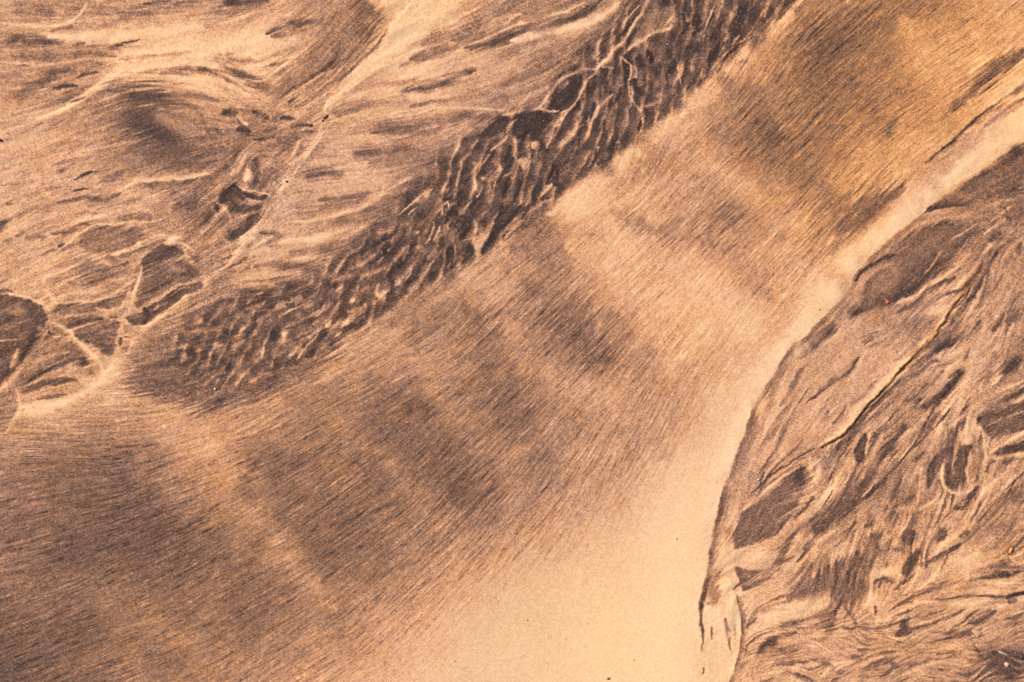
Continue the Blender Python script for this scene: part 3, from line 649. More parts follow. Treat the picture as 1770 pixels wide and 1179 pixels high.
    G(1312,962,26,14,10,.18); S([(1272,950),(1320,940),(1360,915)],.2,3); S([(1345,1005),(1375,965),(1400,930)],.24,3); S([(1400,930),(1390,945),(1394,955)],.56,3); S([(1410,960),(1370,1000),(1355,1020)],.34,5)
    G(1405,985,34,14,30,.56,.8); S([(1360,1034),(1385,1012),(1420,995)],.56,8)
    P([(1456,966),(1476,958),(1500,960),(1503,1000),(1496,1030),(1470,1045),(1450,1060),(1436,1095),(1424,1080),(1440,1042),(1425,1025),(1390,1036),(1358,1040),(1380,1015),(1420,992)],.64,10,.85)
    for a in (((1455,970),(1458,1010),(1462,1038)),((1476,985),(1470,1015)),((1490,970),(1482,1005),(1476,1030)),((1443,1000),(1432,1022)),((1466,962),(1462,990)),((1500,990),(1488,1030))):
        S(a,.44,1.2,o=.6)
    for a in (((1450,975),(1446,1010),(1436,1050)),((1470,980),(1466,1010)),((1482,990),(1476,1020)),((1496,985),(1490,1015)),((1456,1030),(1446,1060),(1440,1085))):
        S(a,.78,2.4,o=.7)
    S([(1440,1048),(1418,1066),(1385,1076),(1345,1084)],.56,6); S([(1450,1070),(1420,1085),(1380,1088)],.5,4); G(1360,1056,60,16,12,.13,.85); S([(1285,1086),(1298,1080),(1310,1068)],.62,3.5); S([(1460,1050),(1470,1060),(1480,1080)],.6,4); S([(1475,1040),(1500,1060),(1510,1080)],.56,4)
    S([(1310,1136),(1316,1124),(1326,1112),(1346,1102),(1380,1094)],.78,3.6,4.5); G(1335,1112,12,8,30,.7); G(1350,1128,34,12,10,.54,.7); S([(1330,1150),(1365,1152),(1385,1146)],.6,2); G(1510,1040,20,16,0,.2,.9); G(1520,1065,26,16,0,.26,.8)
    P([(1566,966),(1584,948),(1590,950),(1582,978),(1568,996),(1556,992)],.70,4); G(1550,950,7,14,80,.64); G(1520,952,14,14,40,.56); S([(1592,975),(1618,960),(1640,950),(1664,936)],.66,2,6,taper=.3); S([(1586,978),(1598,974)],.7,4)
    G(1530,990,26,10,10,.12); S([(1510,1008),(1528,1000),(1545,1008)],.64,3); G(1542,1003,8,6,0,.5); S([(1508,985),(1506,1010),(1500,1040)],.18,2.4); S([(1600,965),(1580,1000),(1555,1018)],.26,2.4); S([(1588,985),(1560,1010),(1545,1022)],.6,2); S([(1640,955),(1625,985)],.6,1.6); S([(1512,1045),(1512,1060)],.66,2)
    P([(1546,1102),(1552,1086),(1562,1070),(1572,1078),(1576,1092),(1562,1098)],.68,3); S([(1560,1090),(1600,1080),(1640,1066),(1670,1054)],.62,3); G(1572,1080,6,4,0,.36); S([(1676,1078),(1700,1068),(1720,1058)],.72,4.5,6); G(1668,1096,18,7,5,.6); S([(1600,1092),(1640,1094),(1670,1100)],.5,4)
    for pts,v,w in (([(1690,1002),(1735,996),(1775,984)],.74,3.4),([(1716,994),(1745,990)],.76,4),([(1600,1008),(1660,1006),(1720,996)],.5,2.4),([(1612,1034),(1690,1030),(1740,1032),(1775,1024)],.64,2.6),([(1738,1036),(1775,1022)],.8,3.5),
        ([(1740,1042),(1760,1038)],.6,5),([(1620,1022),(1680,1020),(1740,1012)],.24,3),([(1560,1030),(1600,1018),(1640,1010)],.5,2.4),([(1580,1040),(1640,1042),(1700,1040)],.22,4),([(1550,1050),(1580,1040)],.56,2),
        ([(1500,1150),(1530,1142),(1550,1146)],.6,4),([(1520,1170),(1550,1155),(1560,1145)],.66,3),([(1520,1130),(1550,1128)],.64,3),([(1480,1122),(1502,1118)],.64,3),([(1470,1135),(1500,1140)],.5,5),([(1440,1160),(1500,1165)],.52,4),
        ([(1555,1148),(1600,1142),(1650,1136)],.5,2),([(1615,1132),(1650,1126)],.56,3),([(1620,1158),(1642,1158)],.66,3),([(1650,1165),(1700,1158)],.5,5),([(1560,1165),(1600,1148),(1660,1140)],.22,4),([(1600,1125),(1680,1108)],.3,3),
        ([(1690,1130),(1720,1150)],.5,3),([(1680,1110),(1700,1135)],.56,2.6),([(1740,1172),(1770,1165)],.66,2.5),([(1420,1130),(1470,1124)],.26,3),([(1400,1110),(1440,1105)],.4,4),([(1400,1140),(1440,1150)],.5,4)):
        S(pts,v,w)
    G(1738,1130,32,14,0,.86); G(1742,1156,32,16,0,.88); G(1738,1142,44,34,0,.62,.6); G(1745,1110,26,8,0,.42); G(1758,1080,16,8,0,.6,.7)
    # pale tongue at the foot of the ridge
    P([(1262,1000),(1270,1028),(1277,1060),(1279,1100),(1273,1135),(1258,1190),(1225,1230),(1195,1230),(1218,1130),(1216,1060),(1228,1030),(1245,1010)],.12,3)
    S([(1240,1010),(1232,1040),(1222,1045)],.5,8,o=.7); S([(1252,1070),(1256,1090),(1260,1108),(1264,1125)],.62,2.6); S([(1231,1088),(1232,1110)],.56,2); S([(1214,1060),(1215,1100),(1214,1130)],.6,1.3); S([(1256,1085),(1262,1095)],.5,3); S([(1268,1080),(1270,1110)],.3,2)
    S([(1272,1030),(1279,1060),(1281,1100),(1275,1138),(1260,1179)],.54,1.2,8,taper=.1)
    S([(1218,1155),(1216,1165)],.5,1.6)


def braid(n, inside, seed, lens, wds, dark=.66, pale=.20, o=.7):
    """tongues of dark and pale sand that follow the wash"""
    for i in range(n):
        x, y = inside(hh(i, seed), hh(i, seed + 1))
        L = lens[0] + (lens[1] - lens[0]) * hh(i, seed + 2) ** 2
        w = wds[0] + (wds[1] - wds[0]) * hh(i, seed + 3) ** 2
        pts = []
        for sg in (-1, 1):
            px_, py_ = x, y; half = []
            for k in range(4):
                jx = int(min(max((px_ - X0) * K, 0), NX - 1)); jy = int(min(max((py_ - Y0) * K, 0), NY - 1))
                a = float(ANG[jy, jx]) + .25 * (hh(i, seed + 6) - .5)
                px_ += sg * L / 8 * math.cos(a); py_ -= sg * L / 8 * math.sin(a)
                half.append((px_, py_))
            pts = half[::-1] + [(x, y)] + half if sg < 0 else pts[:5] + half
        pts = pts[:9]
        r = hh(i, seed + 4)
        if r < .52:
            S(pts, dark + .14 * (hh(i, seed + 5) - .5), w * .22, w, o=o, taper=.5)
        else:
            S(pts, pale, w * .32, w * .5, o=o * .85, taper=.5)


def right_field(a, b):
    y = 330 + 760 * b
    x = np.interp(y, [330, 450, 600, 750, 900, 1090], [1690, 1560, 1400, 1310, 1265, 1290])
    return x + (1790 - x) * a, y


def low_field(a, b):
    return 1290 + 500 * a, 1060 + 130 * b


def left_field(a, b):
    y = -10 + 520 * b
    x = np.interp(y, [0, 200, 500], [640, 540, 330])
    return -10 + x * a, y


def mid_field(a, b):
    y = -10 + 460 * b
    x = np.interp(y, [0, 200, 450], [720, 580, 440]); x1 = np.interp(y, [0, 200, 450], [1080, 900, 600])
    return x + (x1 - x) * a, y


def rib_bed():
    """washed ripples across the dark band"""
    M = np.zeros((NY, NX), np.float32)
    P([(1112,-20),(1085,8),(1052,55),(1005,85),(972,122),(950,150),(930,186),(885,192),(845,215),(800,232),(768,255),(735,290),(700,330),(650,385),
       (600,432),(520,480),(400,520),(330,560),(300,600),(330,650),(420,670),(540,610),(640,555),(700,520),(760,490),(830,445),(920,382),(965,342),(1040,290),(1095,250),(1130,212),(1180,188),
       (1235,148),(1275,112),(1310,85),(1345,35),(1385,-20)],1.0,11,1.0,f=M)
    n60, n20, n30, n8 = noise(70), noise(22), noise(34), noise(8)
    ph = (XX + (.25 + .35 * np.clip((900 - XX) / 400, 0, 1)) * (YY - 150)) / 24 + .42 * n60 + .09 * n20 + .04 * n8
    t = ph - np.floor(ph)
    rib = np.exp(-((t - .5) / np.where(t > .5, .10, .26)) ** 2)
    gate = np.clip(.72 + .38 * n30 + .18 * n8, 0, 1.25)
    lo = np.clip((760 - XX) / 300, 0, 1)
    far_ = np.clip((560 - XX) / 160, 0, 1)
    d = M * (-.25 + .16 * far_) * rib * gate + M * (.05 + .09 * lo) * (1 - rib) + M * .04 * n20
    d -= M * .07 * np.clip(noise(13) - .7, 0, 2) * (1 + .5 * lo)
    d += M * .10 * np.clip(noise(15) - .6, 0, 2) * lo
    D[:] += d


def hh(i, k):
    v = math.sin(i * 127.1 + k * 311.7 + 74.7) * 43758.5453
    return v - math.floor(v)


def region_amp():
    """how strongly the wash streaks show"""
    A = np.full((NY, NX), .3, np.float32)
    P([(260,700),(545,660),(830,450),(1100,250),(1390,-60),(1900,-60),(1900,80),(1600,290),(1450,480),(1300,640),(1180,780),(1120,900),(820,1060),(600,1250),(-200,1250),(-200,780)],1.0,60,1,f=A)
    P([(600,1250),(860,1030),(1060,900),(1200,720),(1300,640),(1450,480),(1620,300),(1850,170),(1850,230),(1680,300),(1500,450),(1400,570),(1300,710),(1240,880),(1215,1050),(1210,1250)],.16,70,.9,f=A)
    P([(650,110),(800,0),(1050,-20),(930,180),(700,330),(500,460),(480,380),(560,200)],.38,40,.9,f=A)
    P([(200,170),(340,160),(380,230),(320,280),(220,250)],.2,30,.9,f=A)
    P([(1280,1100),(1800,1040),(1800,1300),(1250,1300)],.6,60,.9,f=A)
    return A


def region_tongues():
    B = np.full((NY, NX), .85, np.float32)
    P([(240,720),(545,665),(830,455),(1100,255),(1390,-60),(1900,-60),(1900,80),(1600,290),(1450,480),(1300,640),(1180,780),(1120,900),(820,1060),(600,1250),(-200,1250),(-200,790)],.12,40,1,f=B)
    P([(600,1250),(860,1030),(1060,900),(1200,720),(1300,640),(1450,480),(1620,300),(1850,170),(1850,230),(1680,300),(1500,450),(1400,570),(1300,710),(1240,880),(1215,1050),(1210,1250)],.05,40,.95,f=B)
    P([(600,180),(720,100),(860,60),(930,180),(700,330),(500,460),(500,330)],.45,30,.9,f=B)
    P([(200,160),(340,150),(380,230),(320,290),(220,260)],.2,30,.9,f=B)
    P([(1380,570),(1520,430),(1660,340),(1640,500),(1440,740),(1290,820)],.4,30,.9,f=B)
    P([(1110,-20),(1000,90),(930,190),(700,340),(560,480),(420,510),(300,590),(250,680),(400,700),(640,550),(830,440),(1090,250),(1230,150),(1390,-20)],.9,16,.95,f=B)
    P([(350,200),(560,205),(480,350),(360,490),(240,560),(120,660),(-40,700),(-40,500),(100,500),(240,420),(350,330)],1.3,30,.8,f=B)
    P([(1400,800),(1700,640),(1800,640),(1800,980),(1500,1090),(1380,1000)],1.15,30,.8,f=B)
    return B


def make_maps():
    global D, FR, PN, ANG
    cx = np.linspace(0, 1770, 16); cy = np.linspace(0, 1179, 11)
    ny = int(round(1179 * K)) + 1; nx = int(round(1770 * K)) + 1
    b = upsample(BASE, ny, nx)
    ox = int(round(-X0 * K)); oy = int(round(-Y0 * K))
    iy = np.clip(np.arange(NY) - oy, 0, ny - 1); ix = np.clip(np.arange(NX) - ox, 0, nx - 1)
    D = b[iy][:, ix].copy()
    D += .022 * noise(60) * np.clip(D * 3, 0, 1)
    far = np.clip(np.maximum(np.maximum(-XX, XX - 1770), np.maximum(-YY, YY - 1179)) / 120, 0, 1)
    D += far * .16 * noise(150) 
    c, s = flow_field(FLOW)
    ang = np.arctan2(s, c) / 2
    ang = np.where(ang < math.radians(-55), ang + math.pi, ang)
    ang = (ang + .03 * noise(120)).astype(np.float32)
    xb = np.interp(YY, [330, 450, 600, 750, 900, 1090], [1700, 1570, 1410, 1320, 1275, 1300])
    wild = np.clip((XX - xb) / 60, 0, 1) * np.clip((YY - 250) / 80, 0, 1)
    low = wild * np.clip((YY - 1040) / 60, 0, 1)
    rub = np.exp(-((XX - 440 + .5 * (YY - 300)) / 60) ** 2 - ((YY - 300) / 110) ** 2)
    ang = (ang + wild * .16 * noise(36) + (low * .34 + rub * .45) * noise(30)).astype(np.float32)
    ang2 = (ang + .05 * noise(16)).astype(np.float32)
    w = rng.standard_normal((NY, NX)).astype(np.float32)
    w2 = upsample(rng.standard_normal((NY // 2 + 1, NX // 2 + 1)), NY, NX)
    w4 = upsample(rng.standard_normal((NY // 4 + 1, NX // 4 + 1)), NY, NX)
    w9 = upsample(rng.standard_normal((NY // 9 + 1, NX // 9 + 1)), NY, NX)
    f1 = lic(w, ang, 6)
    f2 = lic(w2, ang2, 11)
    f3 = lic(w4, ang2, 10, 1.4)
    f4 = lic(w2, ang, 20, 1.5)          # long threads
    f5 = lic(w, ang, 15, 1.15)          # hair-fine threads
    f9 = lic(w9, ang2, 14, 2.2)         # tongues
    FR = .35 * f2 + .3 * f3 + .3 * f4 + .3 * f5
    PN = noise(26)
    ANG = ang
    paint()
    A = region_amp(); B = region_tongues()
    patch = np.clip(.5 + .35 * noise(24) + .25 * noise(60), .1, 1.3)
    D = .445 + (D - .45) * 1.22
    D = D + .30 * (D - blur(D, 9)) + .25 * (D - blur(D, 2))
    D = np.where(D < .14, .14 + (D - .14) * .45, D)
    mid = np.clip(D * (1.05 - D) * 4, .10, 1.0)
    stk = mid * A * (.036 * f1 + .014 * f2 * patch + .026 * f4 * (.5 + .5 * patch) + .050 * f5) * np.clip(1 + .45 * noise(3.2), .1, 2)
    D = D + np.where(stk < 0, stk * .75, stk)      # dark dashes on plain sand
    dash = np.clip(f5 * .65 + f1 * .40 + f4 * .25 + f2 * .2 - .75, 0, 3) * np.clip(A - .5, 0, 1) * 2 * patch
    D = D + .062 * dash * mid * np.clip(1 + .5 * noise(3.2), 0, 2)
    def saw(g, n):
        t = g * n + 50
        t = t - np.floor(t)
        return np.where(t < .86, t / .86, (1 - t) / .14) - .5
    D = D + B * mid * (.125 * blur(saw(f9 + .25 * f3, .55).astype(np.float32), 1) * patch + .055 * saw(f3 + .2 * f2, .5) * patch
                       + .020 * f4 + .014 * f2 + .016 * f1)
    # thin pale rills left between the tongues
    rill = np.exp(-((f9 + .30 * f3 - .25) / .085) ** 2) + .7 * np.exp(-((f3 + .3 * f9 + .6) / .07) ** 2)
    D = D - .15 * rill * np.clip(B - .45, 0, 1.2) * mid * np.clip(.5 + .6 * noise(45), 0, 1.2)
    D += .016 * noise(7) * mid + .012 * noise(3.5) * mid
    D = np.clip(D, 0, 1.05).astype(np.float32)
    # colour cast: 1 = golden, 0 = rosy grey
    Wm = np.full((NY, NX), .30, np.float32)
    G(1560,130,270,190,20,1.45,.95,f=Wm); G(1480,300,200,120,45,1.0,.8,f=Wm); G(500,850,420,220,30,.66,.75,f=Wm); G(1040,350,150,90,40,.7,.7,f=Wm); G(1180,600,120,180,60,.62,.6,f=Wm)
    G(300,120,330,130,0,.5,.7,f=Wm); G(700,40,120,80,30,.75,.7,f=Wm); G(1080,1100,220,150,0,.72,.7,f=Wm); G(60,600,200,160,0,.6,.6,f=Wm); G(300,1050,380,180,0,.62,.7,f=Wm)
    G(1600,1000,260,220,0,.66,.7,f=Wm)
    S([(1740,190),(1640,290),(1540,400)],.18,26,20,o=.8,f=Wm); S([(1340,600),(1270,720),(1250,900)],.22,40,o=.8,f=Wm); S([(500,300),(480,380),(420,440)],.1,22,o=.85,f=Wm)
    G(1258,1080,20,90,90,.12,.8,f=Wm); G(820,130,200,90,20,.16,.7,f=Wm); G(600,330,130,80,10,.12,.7,f=Wm); G(1560,600,110,60,40,.18,.7,f=Wm); G(950,250,260,110,40,.2,.7,f=Wm)
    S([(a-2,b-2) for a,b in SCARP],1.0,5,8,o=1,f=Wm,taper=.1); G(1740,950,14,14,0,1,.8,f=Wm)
    Wm = np.clip(Wm + (.07 * noise(30) + .05 * noise(9) + .03 * f2) * np.clip(D * 3, .2, 1), 0, 1).astype(np.float32)
    # relief in bed units
    H = 3.0 * noise(260) + .5 * noise(90)
    Hs = np.zeros((NY, NX), np.float32)
    S([(1850,170),(1770,212),(1700,256),(1640,302),(1590,346),(1540,392),(1490,432),(1450,482),(1400,545),(1340,622),(1290,705),(1250,800),(1225,900),(1208,1000),(1195,1100),(1185,1250)],3.4,45,36,o=1,f=Hs,taper=0)
    S([(a+6,b+4) for a,b in EDGE],-.6,3,14,o=.6,f=Hs,taper=.05)
    S([(a-3,b-2) for a,b in SCARP],3.6,20,2.4,o=1,f=Hs,taper=.12); S([(a+3,b+3) for a,b in SCARP],-1.4,1.6,8,o=.9,f=Hs,taper=.12)
    S(CREST,2.6,5,13,o=1,f=Hs,taper=.1); S([(704,8),(665,65),(615,125),(575,165),(562,190)],3,3,30,o=1,f=Hs)
    S([(1128,-10),(1095,46),(1060,88),(1030,120),(1008,152),(972,203),(944,258)],2.2,3,6,o=.9,f=Hs)
    S([(1850,95),(1722,182),(1650,240),(1596,286)],-1.8,2,5,o=.9,f=Hs)
    G(270,215,80,45,-20,-4,.9,f=Hs); S([(130,178),(200,135),(300,109),(380,138),(447,175)],2.4,8,14,o=.8,f=Hs)
    H = H + .62 * Hs
    Db = blur(D, 1); Dw = blur(D, 5)
    H = H - .7 * Dw - .15 * Db + .05 * f1 * A + .10 * f2 * A * np.clip(mid, .2, 1) + .05 * noise(5)
    H += 1.25 * blur(f9, 2) * np.clip(B - .35, 0, 1) + .35 * blur(f3, 1) * np.clip(B - .35, 0, 1)
    H += .30 * np.clip(noise(10), -2, 2) * np.clip(blur(np.abs(D - Dw), 8) * 9, 0, 1)
    GR = np.clip(.85 + .4 * B, .9, 1.25).astype(np.float32)
    return D, Wm, GR, H.astype(np.float32)

# ---------------------------------------------------------------- materials
def lin(c):
    c = np.array(c, float) / 255
    return np.where(c <= .04045, c / 12.92, ((c + .055) / 1.055) ** 2.4)


ALB = .66                        # paint-chip colours to albedo


def sand_material():
    m = bpy.data.materials.new('washed_sand'); m.use_nodes = True
    nt = m.node_tree; N = nt.nodes; L = nt.links
    bs = N['Principled BSDF']

    def nd(t, **k):
        n = N.new(t)
        for a, b in k.items():
            setattr(n, a, b)
        return n

    def mth(op, a, b=None, clamp=False):
        n = nd('ShaderNodeMath', operation=op, use_clamp=clamp)
        for i, v in enumerate((a, b)):
            if v is None:
                continue
            if isinstance(v, (int, float)):
                n.inputs[i].default_value = v
            else:
                L.new(v, n.inputs[i])
        return n.outputs[0]
    at = nd('ShaderNodeAttribute', attribute_name='minerals')
    sep = nd('ShaderNodeSeparateColor'); L.new(at.outputs['Color'], sep.inputs[0])
    dark, cast = sep.outputs[0], sep.outputs[1]
    geo = nd('ShaderNodeNewGeometry')
    # single grains, two sizes
    v1 = nd('ShaderNodeTexVoronoi'); v1.inputs['Scale'].default_value = 1 / .00095
    v2 = nd('ShaderNodeTexVoronoi'); v2.inputs['Scale'].default_value = 1 / .0022
    for v in (v1, v2):
        L.new(geo.outputs['Position'], v.inputs['Vector'])
    s1 = nd('ShaderNodeSeparateColor'); L.new(v1.outputs['Color'], s1.inputs[0])
    s2 = nd('ShaderNodeSeparateColor'); L.new(v2.outputs['Color'], s2.inputs[0])
    # a grain is dark or light with a chance set by the share of dark minerals
    midw = mth('MULTIPLY', mth('MULTIPLY', dark, mth('SUBTRACT', 1.12, dark)), 3.4)
    midw = mth('ADD', midw, .45)
    j = mth('ADD', mth('MULTIPLY', mth('SUBTRACT', s1.outputs[0], .5), GRAIN1),
            mth('MULTIPLY', mth('SUBTRACT', s2.outputs[0], .5), GRAIN2))
    d = mth('ADD', dark, mth('MULTIPLY', mth('MULTIPLY', j, midw), sep.outputs[2]), True)

    def ramp(cols):
        r = nd('ShaderNodeValToRGB'); e = r.color_ramp.elements
        for i, (p, c) in enumerate(zip((0, .25, .5, .75, 1), cols)):
            el = e[i] if i < 1 else (e.new(p) if i < 4 else e[-1])
            el.position = p
            q = lin(c) * ALB
            el.color = (q[0], q[1], q[2], 1)
        L.new(d, r.inputs[0])
        return r.outputs[0]
    warm = ramp(WARM); rosy = ramp(ROSY)
    mx = nd('ShaderNodeMix', data_type='RGBA')
    c2 = mth('ADD', cast, mth('MULTIPLY', mth('SUBTRACT', s1.outputs[1], .5), .45), True)
    L.new(c2, mx.inputs[0]); L.new(rosy, mx.inputs[6]); L.new(warm, mx.inputs[7])
    # scattered bright quartz grains
    q = mth('GREATER_THAN', s1.outputs[2], .972)
    qm = nd('ShaderNodeMix', data_type='RGBA')
    L.new(mth('MULTIPLY', q, .20), qm.inputs[0]); L.new(mx.outputs[2], qm.inputs[6])
    qm.inputs[7].default_value = (.60, .48, .40, 1)
    L.new(qm.outputs[2], bs.inputs['Base Color'])
    bs.inputs['Roughness'].default_value = .82
    bs.inputs['Specular IOR Level'].default_value = .25
    nz = nd('ShaderNodeTexNoise'); nz.inputs['Scale'].default_value = 520; nz.inputs['Detail'].default_value = 3
    L.new(geo.outputs['Position'], nz.inputs['Vector'])
    hh_ = mth('ADD', mth('MULTIPLY', v1.outputs['Distance'], -.5), nz.outputs[0])
    bp = nd('ShaderNodeBump'); bp.inputs['Strength'].default_value = .42; bp.inputs['Distance'].default_value = .0004
    L.new(hh_, bp.inputs['Height']); L.new(bp.outputs[0], bs.inputs['Normal'])
    return m


WARM = [(255,217,159),(226,155,92),(156,110,77),(104,73,54),(56,38,33)]
ROSY = [(255,217,178),(219,167,134),(154,116,98),(101,75,66),(56,41,40)]
GRAIN1, GRAIN2 = .21, .06


def plain(name, col, rough=.5, spec=.4, var=.25, scale=900.0):
    m = bpy.data.materials.new(name); m.use_nodes = True
    nt = m.node_tree; N = nt.nodes; L = nt.links
    n = N.new('ShaderNodeTexNoise'); n.inputs['Scale'].default_value = scale; n.inputs['Detail'].default_value = 4
    g = N.new('ShaderNodeNewGeometry'); L.new(g.outputs['Position'], n.inputs['Vector'])
    r = N.new('ShaderNodeValToRGB'); L.new(n.outputs[0], r.inputs[0])
    r.color_ramp.elements[0].position = .3; r.color_ramp.elements[1].position = .7
    r.color_ramp.elements[0].color = (*[c * (1 - var) for c in col], 1)
    r.color_ramp.elements[1].color = (*[min(1, c * (1 + var)) for c in col], 1)
    b = N['Principled BSDF']; L.new(r.outputs[0], b.inputs['Base Color'])
    b.inputs['Roughness'].default_value = rough; b.inputs['Specular IOR Level'].default_value = spec
    return m


# ------------------------------------------------------------ the sand sheet
dark_map, cast_map, grain_map, relief = make_maps()


def axis_lines(core0, core1, lo, hi, step, far_step, reach):
    core = np.arange(core0, core1 + .01, step)
    left = np.arange(core0 - far_step, lo, -far_step)[::-1]
    right = np.arange(core1 + far_step, hi, far_step)
    g = far_step * 1.5 ** np.arange(1, 27)
    outl = (left[0] - np.cumsum(g))[::-1]; outr = right[-1] + np.cumsum(g)
    return np.concatenate([outl, left, core, right, outr])


px = axis_lines(-45, 1815, X0 + 2, X1 - 2, 1.5, 6.0, 0)
py = axis_lines(-36, 1215, Y0 + 2, Y1 - 2, 1.5, 6.0, 0)


def sample(mp, x, y):
    fx = np.clip((x - X0) * K, 0, NX - 1.001); fy = np.clip((y - Y0) * K, 0, NY - 1.001)
    ix = fx.astype(int); iy = fy.astype(int); fx = fx - ix; fy = fy - iy
    return (mp[iy, ix] * (1 - fx) * (1 - fy) + mp[iy, ix + 1] * fx * (1 - fy)
            + mp[iy + 1, ix] * (1 - fx) * fy + mp[iy + 1, ix + 1] * fx * fy)


def build_sand():
    nx, ny = len(px), len(py)
    gxx, gyy = np.meshgrid(px, py)
    out = np.maximum(np.maximum(X0 - gxx, gxx - X1), np.maximum(Y0 - gyy, gyy - Y1))
    k = np.exp(-np.clip(out, 0, None) / 400)
    z = sample(relief, gxx, gyy) * UNIT * k
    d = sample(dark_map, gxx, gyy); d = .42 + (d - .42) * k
    w = sample(cast_map, gxx, gyy); w = .42 + (w - .42) * k
    n = nx * ny
    co = np.empty((n, 3), np.float32)
    co[:, 0] = ((gxx - 885) * UNIT).ravel(); co[:, 1] = (-(gyy - 589.5) * UNIT).ravel(); co[:, 2] = z.ravel()
    idx = np.arange(n, dtype=np.int32).reshape(ny, nx)
    q = np.stack([idx[1:, :-1], idx[1:, 1:], idx[:-1, 1:], idx[:-1, :-1]], -1).reshape(-1, 4)
    me = bpy.data.meshes.new('sand')
    me.vertices.add(n); me.vertices.foreach_set('co', co.ravel())
    me.loops.add(q.size); me.loops.foreach_set('vertex_index', q.ravel())
    me.polygons.add(len(q)); me.polygons.foreach_set('loop_start', np.arange(0, q.size, 4, dtype=np.int32))
    me.update(calc_edges=True)
    me.polygons.foreach_set('use_smooth', np.ones(len(q), bool))
    at = me.color_attributes.new('minerals', 'FLOAT_COLOR', 'POINT')
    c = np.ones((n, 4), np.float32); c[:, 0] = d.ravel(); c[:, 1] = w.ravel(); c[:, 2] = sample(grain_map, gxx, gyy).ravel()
    at.data.foreach_set('color', c.ravel())
    me.materials.append(sand_material())
    ob = bpy.data.objects.new('sand', me); scene.collection.objects.link(ob)
    ob['kind'] = 'structure'
    return ob


sand = build_sand()


def top(x, y):
    return float(sample(relief, np.array(x, float), np.array(y, float))) * UNIT


def at(x, y, dz=0.0):
    return ((x - 885) * UNIT, -(y - 589.5) * UNIT, top(x, y) + dz)


# ------------------------------------------------------- small things on it
def pebble_mesh(name, rx, ry, rz, seed, mat, sub=2, rough=.22, facet=False):
    bm = bmesh.new(); bmesh.ops.create_icosphere(bm, subdivisions=sub, radius=1)
    r = random.Random(seed); ph = [(r.uniform(-2, 2), r.uniform(-2, 2), r.uniform(-2, 2), r.uniform(0, 6)) for _ in range(5)]
    for v in bm.verts:
        f = 1 + rough * sum(math.sin(a * v.co.x + b * v.co.y + c * v.co.z + d) for a, b, c, d in ph) / 2.5
        if facet:
            f *= 1 - .15 * max(0, v.co.x + v.co.y * .6 - .6)
        v.co = Vector((v.co.x * rx * f, v.co.y * ry * f, v.co.z * rz * f))
    me = bpy.data.meshes.new(name); bm.to_mesh(me); bm.free()
    me.polygons.foreach_set('use_smooth', [not facet] * len(me.polygons)); me.materials.append(mat)
    return me


def flake_mesh(name, outline, thick, dome, mat, seed=0, rings=4):
    """a thin curved chip with a real thickness, from an outline in units"""
    C = spline([(a, b) for a, b in outline], 1.2, True)[:-1] * UNIT
    n = len(C); cx, cy = C.mean(0); r = random.Random(seed)
    bm = bmesh.new(); layers = []
    for sgn in (1, -1):
        rows = []
        for k in range(rings, 0, -1):
            f = k / rings; row = []
            for (x, y) in C:
                X, Y = cx + (x - cx) * f, cy + (y - cy) * f
                Z = dome * UNIT * (1 - f * f) + sgn * thick * UNIT * .5 + r.uniform(-.06, .06) * thick * UNIT
                row.append(bm.verts.new((X, -Y, Z)))
            rows.append(row)
        c = bm.verts.new((cx, -cy, dome * UNIT + sgn * thick * UNIT * .5))
        for a, b in zip(rows, rows[1:]):
            for i in range(n):
                f4 = (a[i], a[(i + 1) % n], b[(i + 1) % n], b[i]); bm.faces.new(f4 if sgn < 0 else f4[::-1])
        for i in range(n):
            f3 = (rows[-1][i], rows[-1][(i + 1) % n], c); bm.faces.new(f3 if sgn < 0 else f3[::-1])
        layers.append(rows[0])
    for i in range(n):
        bm.faces.new((layers[0][i], layers[0][(i + 1) % n], layers[1][(i + 1) % n], layers[1][i]))
    bmesh.ops.recalc_face_normals(bm, faces=bm.faces)
    me = bpy.data.meshes.new(name); bm.to_mesh(me); bm.free()
    me.polygons.foreach_set('use_smooth', [True] * len(me.polygons)); me.materials.append(mat)
    return me


def put(name, me, x, y, lift, rot, label, cat, group=None, tilt=(0, 0)):
    o = bpy.data.objects.new(name, me); scene.collection.objects.link(o)
    o.location = at(x, y, lift * UNIT); o.rotation_euler = (tilt[0], tilt[1], math.radians(rot))
    o['label'] = label; o['category'] = cat
    if group:
        o['group'] = group
    return o


dark_m = plain('dark_seed_husk', (.030, .014, .010), .6)
rust_m = plain('rust_brown_chip', (.085, .028, .014), .6)
coral_m = plain('orange_coral', (.72, .13, .035), .45)
amber_m = plain('amber_shell', (.52, .20, .05), .35, .5, .35, 500)
pale_m = plain('pale_shell', (.40, .29, .20), .4, .5, .18)
white_m = plain('white_shell', (.60, .49, .38), .4, .5, .12)
grey_m = plain('dark_pebble', (.040, .022, .020), .5)
tan_m = plain('sand_clod', (.44, .25, .15), .9, .2, .45, 1400)
U = UNIT
chip1 = flake_mesh('bark_chip', [(-4, 3), (-2, 0), (1, -3), (4, -4), (4.5, -2), (2, 1), (-1, 3.4)], 1.2, .8, rust_m)
put('bark_chip', chip1, 562.5, 203, 1.2, 4, 'rust brown chip lying on the sand crest where the pale crest line kinks', 'bark chip')
chip2 = flake_mesh('bark_crumb', [(-2, 1.6), (-1, -1), (1.2, -1.8), (2, 0), (0, 1.8)], 1.1, .5, rust_m)
put('bark_crumb', chip2, 558, 209, .9, 0, 'tiny rust crumb just below the rust brown chip on the crest', 'bark crumb')
